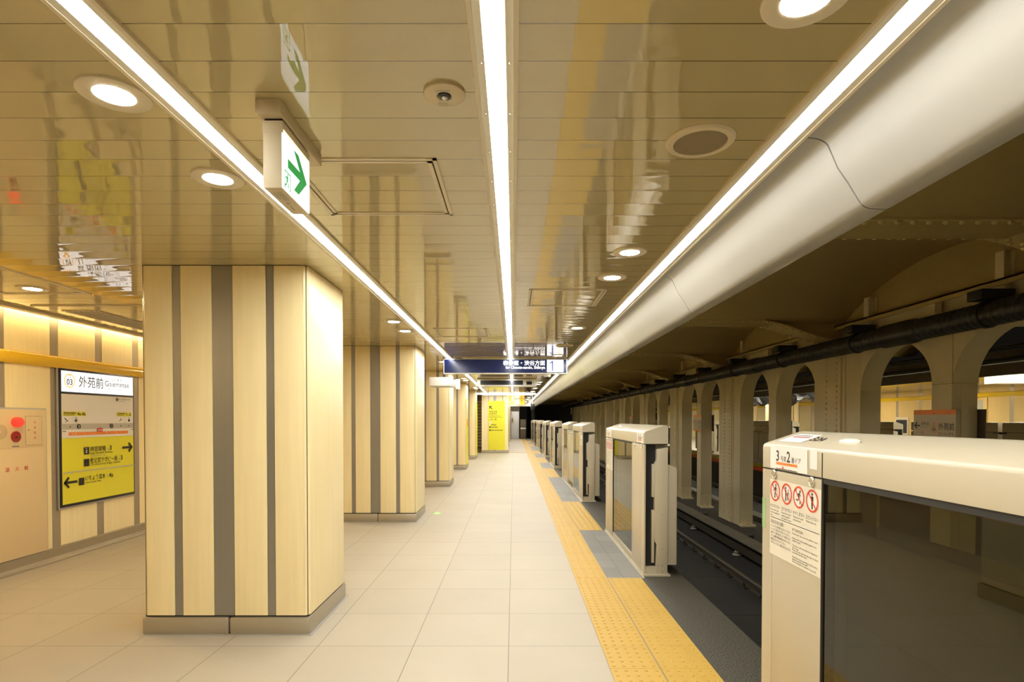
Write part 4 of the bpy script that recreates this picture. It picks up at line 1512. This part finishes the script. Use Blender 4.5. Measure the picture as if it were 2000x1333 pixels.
s.text('ink', 'がいえんまえ', 6.415, 1.865, 0.046, width=0.28)
s.text('ink', 'Gaiemmae', 6.415, 1.800, 0.09, width=0.40)
s.text('grey', '外苑前', 6.415, 1.758, 0.026, width=0.085)
s.text('grey', '가이엔마에', 6.53, 1.758, 0.026, width=0.14)
s.build(lh, {'ring': ('line_ring', 'lit_orange'), 'ink': ('station_name', 'sign_black'), 'grey': ('small_name', 'mid_grey')})
s = Sheet((XS + 0.0066, 0, 0), (0, 1, 0), (0, 0, 1))
s.rect('band', 5.80, 1.322, 6.885, 1.382)
s.rect('orange', 5.885, 1.258, 6.79, 1.292)
s.rect('yellow', 5.81, 1.462, 6.125, 1.508).rect('yellow', 6.60, 1.462, 6.85, 1.508)
s.rect('white', 5.815, 1.392, 5.885, 1.455).rect('white2', 5.945, 1.392, 6.012, 1.455).rect('white3', 6.625, 1.392, 6.69, 1.455).rect('white4', 6.77, 1.392, 6.835, 1.455)
s.rect('red', 6.288, 1.290, 6.368, 1.330).poly('red', [(6.318, 1.330), (6.338, 1.330), (6.328, 1.345)])
s.disc('ink', 6.02, 1.352, 0.026).disc('ink', 6.51, 1.352, 0.026).disc('ink', 6.605, 1.655, 0.021)
s.text('pale', 'i', 6.02, 1.335, 0.048, align='c', bold=0.03).text('pale', 'i', 6.51, 1.335, 0.048, align='c', bold=0.03).text('pale', 'i', 6.605, 1.641, 0.040, align='c', bold=0.03)
s.text('ink', '詳しい案内があります', 6.635, 1.652, 0.020, width=0.20)
s.text('ink', 'Information', 6.635, 1.634, 0.012, width=0.10)
s.text('ink', '4a·4b', 6.00, 1.470, 0.042, width=0.115, bold=0.012)
s.text('ink', '1-3', 6.76, 1.470, 0.042, width=0.075, bold=0.012)
s.dashes('ink', 5.82, 5.99, 1.486, 0.014, 2).dashes('ink', 5.82, 5.96, 1.470, 0.008, 3).dashes('ink', 6.61, 6.74, 1.486, 0.014, 4).dashes('ink', 6.61, 6.72, 1.470, 0.008, 5)
# escalator and lift pictograms
s.line('ink', 5.828, 1.440, 5.872, 1.405, 0.010).disc('ink', 5.842, 1.402, 0.006, 10)
s.rect('ink', 5.963, 1.400, 5.995, 1.428).arrow('ink', 5.970, 1.441, 0.018, 0.003, 90).arrow('ink', 5.988, 1.441, 0.018, 0.003, 270)
s.line('ink', 6.635, 1.404, 6.680, 1.432, 0.009).line('ink', 6.658, 1.432, 6.662, 1.448, 0.006)
s.rect('ink', 6.788, 1.400, 6.820, 1.428).arrow('ink', 6.795, 1.441, 0.018, 0.003, 90).arrow('ink', 6.813, 1.441, 0.018, 0.003, 270)
for u in (5.90, 6.00, 6.66, 6.80):
    s.disc('ink', u, 1.350, 0.008, 10)
s.dashes('ink', 5.80, 5.85, 1.300, 0.012, 7).dashes('ink', 6.84, 6.88, 1.300, 0.012, 8)
for i, n in enumerate(('6', '5', '4', '3', '2', '1')):
    s.text('pale', n, 5.93 + i * 0.165, 1.266, 0.024, align='c')
s.text('pale', '号車', 5.955, 1.268, 0.018)
s.text('pale', '現在地', 6.328, 1.300, 0.022, width=0.066, align='c')
# yellow exit panel
s.rect('rule', 5.80, 0.872, 6.885, 0.884)
s.rect('ink', 6.086, 1.050, 6.160, 1.128).rect('ink', 6.086, 0.922, 6.160, 1.000).rect('ink', 6.010, 0.728, 6.085, 0.806)
s.line('pale', 6.122, 1.065, 6.118, 1.085, 0.012).line('pale', 6.118, 1.085, 6.130, 1.100, 0.010).disc('pale', 6.118, 1.115, 0.007, 10)
s.text('ink', '神宮球場', 6.175, 1.080, 0.062, width=0.235, bold=0.008)
s.text('grey', '出口', 6.43, 1.085, 0.028, width=0.03)
s.text('ink', '3', 6.475, 1.080, 0.075, bold=0.015)
s.text('ink', 'Jingu Baseball Stadium', 6.175, 1.048, 0.034, width=0.345)
s.text('grey', '神宮棒球場 진구 구장', 6.175, 1.020, 0.022, width=0.23)
s.text('ink', '秩父宮ラグビー場', 6.175, 0.955, 0.062, width=0.42, bold=0.008)
s.text('grey', '出口', 6.61, 0.960, 0.028, width=0.03)
s.text('ink', '3', 6.655, 0.955, 0.075, bold=0.015)
s.text('ink', 'Chichibunomiya Rugby Stadium', 6.175, 0.925, 0.034, width=0.47)
s.arrow('ink', 6.765, 1.095, 0.165, 0.026, 0, 0.075)
s.text('ink', 'いちょう並木', 6.10, 0.772, 0.062, width=0.30, bold=0.008)
s.text('grey', '出口', 6.42, 0.777, 0.028, width=0.03)
s.text('ink', '4a', 6.46, 0.772, 0.070, bold=0.012)
s.text('ink', 'Icho-namiki Ave.', 6.10, 0.738, 0.034, width=0.235)
s.arrow('ink', 5.905, 0.775, 0.165, 0.026, 180, 0.075)
s.build(t, {'band': ('platform_diagram', 'sign_grey'), 'orange': ('train_diagram', 'orange'), 'yellow': ('exit_tag', 'sign_yellow'), 'white': ('pictogram_field', 'sign_white'), 'white2': ('pictogram_field', 'sign_white'), 'white3': ('pictogram_field', 'sign_white'), 'white4': ('pictogram_field', 'sign_white'), 'red': ('position_mark', 'sign_red'),
            'ink': ('lettering', 'sign_black'), 'pale': ('pale_lettering', 'sign_white'), 'rule': ('divider_line', 'sign_grey'), 'grey': ('small_lettering', 'mid_grey')})

# ------------------------------------------------------------------ fire hydrant cabinet
XH = XW + 0.045
t = thing('hydrant_cabinet', 'cream fire hydrant cabinet with red lamp and red lettering on the wood wall', 'fire hydrant cabinet', (XH, 4.9, 0.14))
ya, yb = 4.25, 5.60
MB().box(XW, XH - 0.008, ya, yb, 0.14, 1.535).build('outer_frame', 'metal_grey', t, bevel=0.002)
MB().box(XW + 0.01, XH, ya + 0.012, yb - 0.015, 0.145, 1.520).build('case', 'cream_cabinet', t, bevel=0.002)
MB().box(XH - 0.002, XH + 0.004, ya + 0.05, yb - 0.055, 1.165, 1.480).build('upper_plate', 'cream_cabinet', t, bevel=0.0015)
MB().box(XH - 0.002, XH + 0.004, ya + 0.05, yb - 0.055, 0.185, 1.135).build('hose_door', 'cream_cabinet', t, bevel=0.0015)
pd = MB().box(XH, XH + 0.0055, 5.345, 5.525, 1.185, 1.455).build('phone_door', 'cream_cabinet', t, bevel=0.001)
MB().box(XH - 0.001, XH + 0.0046, 5.342, 5.528, 1.182, 1.458).build('door_gap', 'grille', t)
MB().dome((XH + 0.0055, 5.372, 1.325), 0.008, 0.012, 'x', 10, 3).build('knob', 'chrome', pd, smooth=True)
MB().lathe([(0.046, 0.0), (0.047, 0.02), (0.043, 0.045), (0.03, 0.062), (0.012, 0.068)], (XH + 0.004, 5.235, 1.402), 'x', 24).build('alarm_lamp', 'lamp_red', t, smooth=True)
ab = MB().lathe([(0.050, 0.0), (0.050, 0.010), (0.044, 0.014), (0.040, 0.010), (0.02, 0.010)], (XH + 0.004, 5.235, 1.268), 'x', 28).build('alarm_button', 'button_red', t, smooth=True)
MB().box(XH + 0.012, XH + 0.016, 5.222, 5.248, 1.255, 1.272).build('button_window', 'sign_black', ab)
MB().box(XH + 0.004, XH + 0.0055, 5.20, 5.272, 1.172, 1.186).build('name_plate', 'mid_grey', t)
s = Sheet((XH + 0.0045, 0, 0), (0, 1, 0), (0, 0, 1))
for r in (0.015, 0.030, 0.045, 0.058):
    s.ring('g', 5.085, 1.315, r, r + 0.004, 24)
s.build(t, {'g': ('speaker_holes', 'grille')})
s = Sheet((XH + 0.0056, 0, 0), (0, 1, 0), (0, 0, 1))
for i, ch in enumerate('非常電話'):
    s.text('r', ch, 5.445, 1.388 - 0.049 * i, 0.026, align='c', bold=0.006)
s.text('r', '消', 5.145, 0.955, 0.046, align='c', bold=0.006)
s.text('r', '火', 5.245, 0.955, 0.046, align='c', bold=0.006)
s.text('r', '栓', 5.345, 0.955, 0.046, align='c', bold=0.006)
s.text('r', '発信機', 5.235, 1.284, 0.010, align='c')
s.build(t, {'r': ('red_lettering', 'sign_red')})

# ------------------------------------------------------------------ far end: sign wall, louvres, white door
YW = 24.0
struct(MB().box(-1.35, -0.24, YW, Y1, 0.0, CEIL).build('wall_stairwell', 'maple'))
struct(MB().box(-1.37, -0.225, YW - 0.015, Y1, 0.0, 0.12).build('baseboard_stairwell', 'bronze_base', bevel=0.004))
struct(MB().box(-1.08, -1.04, YW - 0.004, YW, 0.12, CEIL).box(-0.86, -0.74, YW - 0.004, YW, 0.12, CEIL).box(-0.49, -0.45, YW - 0.004, YW, 0.12, CEIL).build('trim_stairwell', 'steel_strip'))
t = thing('exit_information_board', 'tall yellow exit information panel on the wood wall at the end', 'sign', (-0.72, YW, 0.13))
MB().box(-1.075, -0.375, YW - 0.02, YW - 0.004, 0.13, 2.19).build('yellow_board', 'sign_yellow', t)
s = Sheet((-1.075, YW - 0.0205, 0), (1, 0, 0), (0, 0, 1))
s.arrow('ink', 0.12, 1.90, 0.17, 0.03, 135)
s.text('ink', '神宮球場', 0.045, 1.71, 0.085, width=0.33)
s.text('ink', '方面改札', 0.045, 1.62, 0.085, width=0.33)
s.text('ink', 'Jingu Baseball Stadium', 0.045, 1.55, 0.05, width=0.50)
s.dashes('ink', 0.045, 0.60, 1.50, 0.022, 9)
s.text('grey', '出口', 0.045, 1.39, 0.06, width=0.07)
s.text('ink', '1-3', 0.14, 1.385, 0.10, width=0.2, bold=0.012)
s.rect('white', 0.045, 1.25, 0.17, 1.31).rect('white', 0.045, 1.17, 0.10, 1.22)
s.rect('ink', 0.045, 1.06, 0.105, 1.12).rect('ink', 0.045, 0.93, 0.105, 0.99)
s.dashes('ink', 0.13, 0.36, 1.17, 0.04, 11).dashes('ink', 0.13, 0.40, 1.07, 0.04, 12).dashes('ink', 0.13, 0.60, 0.94, 0.04, 13)
s.build(t, {'ink': ('lettering', 'sign_black'), 'grey': ('small_lettering', 'mid_grey'), 'white': ('white_field', 'sign_white')})
t = thing('louvre_screen', 'grey louvred screen between the last pillar and the yellow sign wall', 'screen', (-2.2, 27.5, 0))
mb = MB()
for i in range(15):
    z = 0.1 + i * 0.15
    mb.prism([(27.52, z), (27.545, z + 0.105), (27.56, z + 0.105), (27.535, z)], 'x', -3.0, -1.36)
mb.build('slats', 'louver', t)
MB().box(-3.0, -1.36, 27.62, 27.66, 0.0, CEIL).build('backing', 'mid_grey', t)
struct(MB().box(XW - 0.1, -1.35, 30.5, 30.7, 0, CEIL + 0.4).build('wall_back', 'plaster'))
YE = 41.4
struct(MB().box(-0.3, 0.42, YE, YE + 0.2, 0.0, CEIL + 0.3).build('wall_end', 'brown_panel'))
struct(MB().box(-0.20, 0.37, YE - 0.05, YE, 0.0, 1.98).build('door_1', 'door_white', bevel=0.01))
struct(MB().box(-0.24, 1.045, 34.5, 34.7, 2.20, CEIL).build('trim_lintel', 'trim_light'))
t = thing('wall_phone', 'beige wall telephone on the white door at the platform end', 'telephone', (-0.07, YE - 0.1, 1.2))
MB().box(-0.15, 0.01, YE - 0.13, YE - 0.05, 1.12, 1.55).build('body', 'beige_paint', t, bevel=0.01)
MB().box(-0.135, -0.08, YE - 0.17, YE - 0.13, 1.22, 1.48).build('handset', 'sign_black', t, bevel=0.01)
MB().tube([(-0.07, YE - 0.07, 1.55), (-0.12, YE - 0.06, 1.7), (-0.17, YE - 0.06, 1.93)], 0.012, 6).build('cord', 'mid_grey', t)
t = thing('track_cabinet', 'brown cabinet at the platform end beside the white door', 'cabinet', (0.67, 41.0, 0))
MB().box(0.47, 0.87, 40.9, 41.3, 0, 1.40).build('case', 'brown_panel', t, bevel=0.01)
MB().box(0.47, 0.87, 40.885, 40.90, 0.72, 0.80).build('label_strip', 'white_paint', t)

# yellow boards and notices on the far pillars
for i, k in enumerate((3, 4)):
    yn = 3.76 + PITCH * k
    t = thing('pillar_board', 'yellow board on the side of the %s pillar facing the track' % ORD[k], 'sign', (-1.354, yn, 0.3), 'yellow boards on the far pillars')
    MB().box(-1.352, -1.340, yn + 0.10, yn + 0.72, 0.13, 2.0).build('board', 'sign_yellow', t)
    if k == 3:
        MB().box(-1.340, -1.337, yn + 0.14, yn + 0.45, 1.45, 1.95).build('notice', 'sign_white', t)
        MB().box(-1.340, -1.337, yn + 0.14, yn + 0.45, 1.22, 1.42).build('orange_notice', 'orange', t)

# ------------------------------------------------------------------ things seen on the opposite platform
OX = MIR - XW


def opp_poster(y0, y1, z0, z1, label, inner):
    t = thing('wall_poster', label, 'poster', (OX, y0, z0))
    MB().box(OX - 0.03, OX - 0.002, y0, y1, z0, z1).build('frame', 'white_paint', t, bevel=0.004)
    MB().box(OX - 0.034, OX - 0.03, y0 + 0.06, y1 - 0.06, z0 + 0.06, z1 - 0.1).build('print', inner, t)
    return t


opp_poster(20.75, 21.45, 0.85, 1.50, 'white framed poster with dark print on the opposite wall', 'navy_print')
t = opp_poster(15.2, 16.3, 0.65, 1.36, 'white framed map poster with blue area on the opposite wall', 'sign_white')
s = Sheet((OX - 0.0345, 16.3, 0.65), (0, -1, 0), (0, 0, 1))
s.poly('b', [(0.25 + 0.02, 0.15), (0.5, 0.12), (0.8, 0.18), (0.92, 0.33), (0.85, 0.5), (0.6, 0.55), (0.35, 0.52), (0.2, 0.42), (0.16, 0.28)])
s.rect('y', 0.08, 0.57, 1.0, 0.60)
s.build(t, {'b': ('map_area', 'map_blue'), 'y': ('map_strip', 'sign_yellow')})
struct(MB().box(OX - 0.03, OX - 0.001, 17.3, 19.7, 0, 2.08).build('door_2', 'opp_wall', bevel=0.004))
struct(MB().box(OX - 0.034, OX - 0.03, 17.45, 18.0, 0.9, 2.0).box(OX - 0.034, OX - 0.03, 19.0, 19.55, 0.9, 2.0).build('window_1', 'pale_blue'))
t = thing('hanging_light_box', 'white lit sign box hanging over the opposite platform, seen from its end', 'sign', (10.55, 12.5, 2.3))
MB().box(10.0, 10.75, 11.9, 12.15, 2.17, 2.37).build('case', 'white_paint', t, bevel=0.004)
MB().box(10.02, 10.73, 11.893, 11.899, 2.19, 2.35).build('lit_face', 'lit_text', t)
MB().box(10.3, 10.4, 12.0, 12.05, 2.37, CEIL).build('hanger', 'white_paint', t)
# tarpaulin
mb = MB()
n, mrow = 40, 6
vs, fs = [], []
for i in range(n + 1):
    y = 16.6 + 6.0 * i / n
    bot = 1.98 + 0.08 * math.sin(i * 1.3) + 0.06 * math.sin(i * 0.55 + 1)
    for j in range(mrow + 1):
        u = j / mrow
        vs.append((9.25 + 0.10 * math.sin(i * 0.9 + j) * u + 0.12 * u, y, CEIL + (bot - CEIL) * u))
for i in range(n):
    for j in range(mrow):
        a = i * (mrow + 1) + j
        fs.append((a, a + 1, a + mrow + 2, a + mrow + 1))
mb.add(vs, fs)
o = mb.build('tarpaulin', 'tarp', closed=False, smooth=True, origin=(9.25, 19.6, 2.0))
tag(o, 'black plastic sheet hung under the ceiling of the opposite platform', 'tarpaulin')
sm = o.modifiers.new('thickness', 'SOLIDIFY')
sm.thickness = 0.004
t = thing('banner_board', 'yellow and navy upright board on the opposite platform beside a steel post', 'sign', (OX - 1.2, 24.4, 0))
MB().box(OX - 1.25, OX - 1.2, 24.3, 24.75, 0.0, 1.85).build('yellow_board', 'sign_yellow', t)
MB().box(OX - 1.255, OX - 1.195, 24.3, 24.75, 1.85, 2.2).build('navy_top', 'lit_navy', t)
MB().box(OX - 1.27, OX - 1.18, 24.05, 24.25, 0.0, CEIL).build('post', 'metal_grey', t)
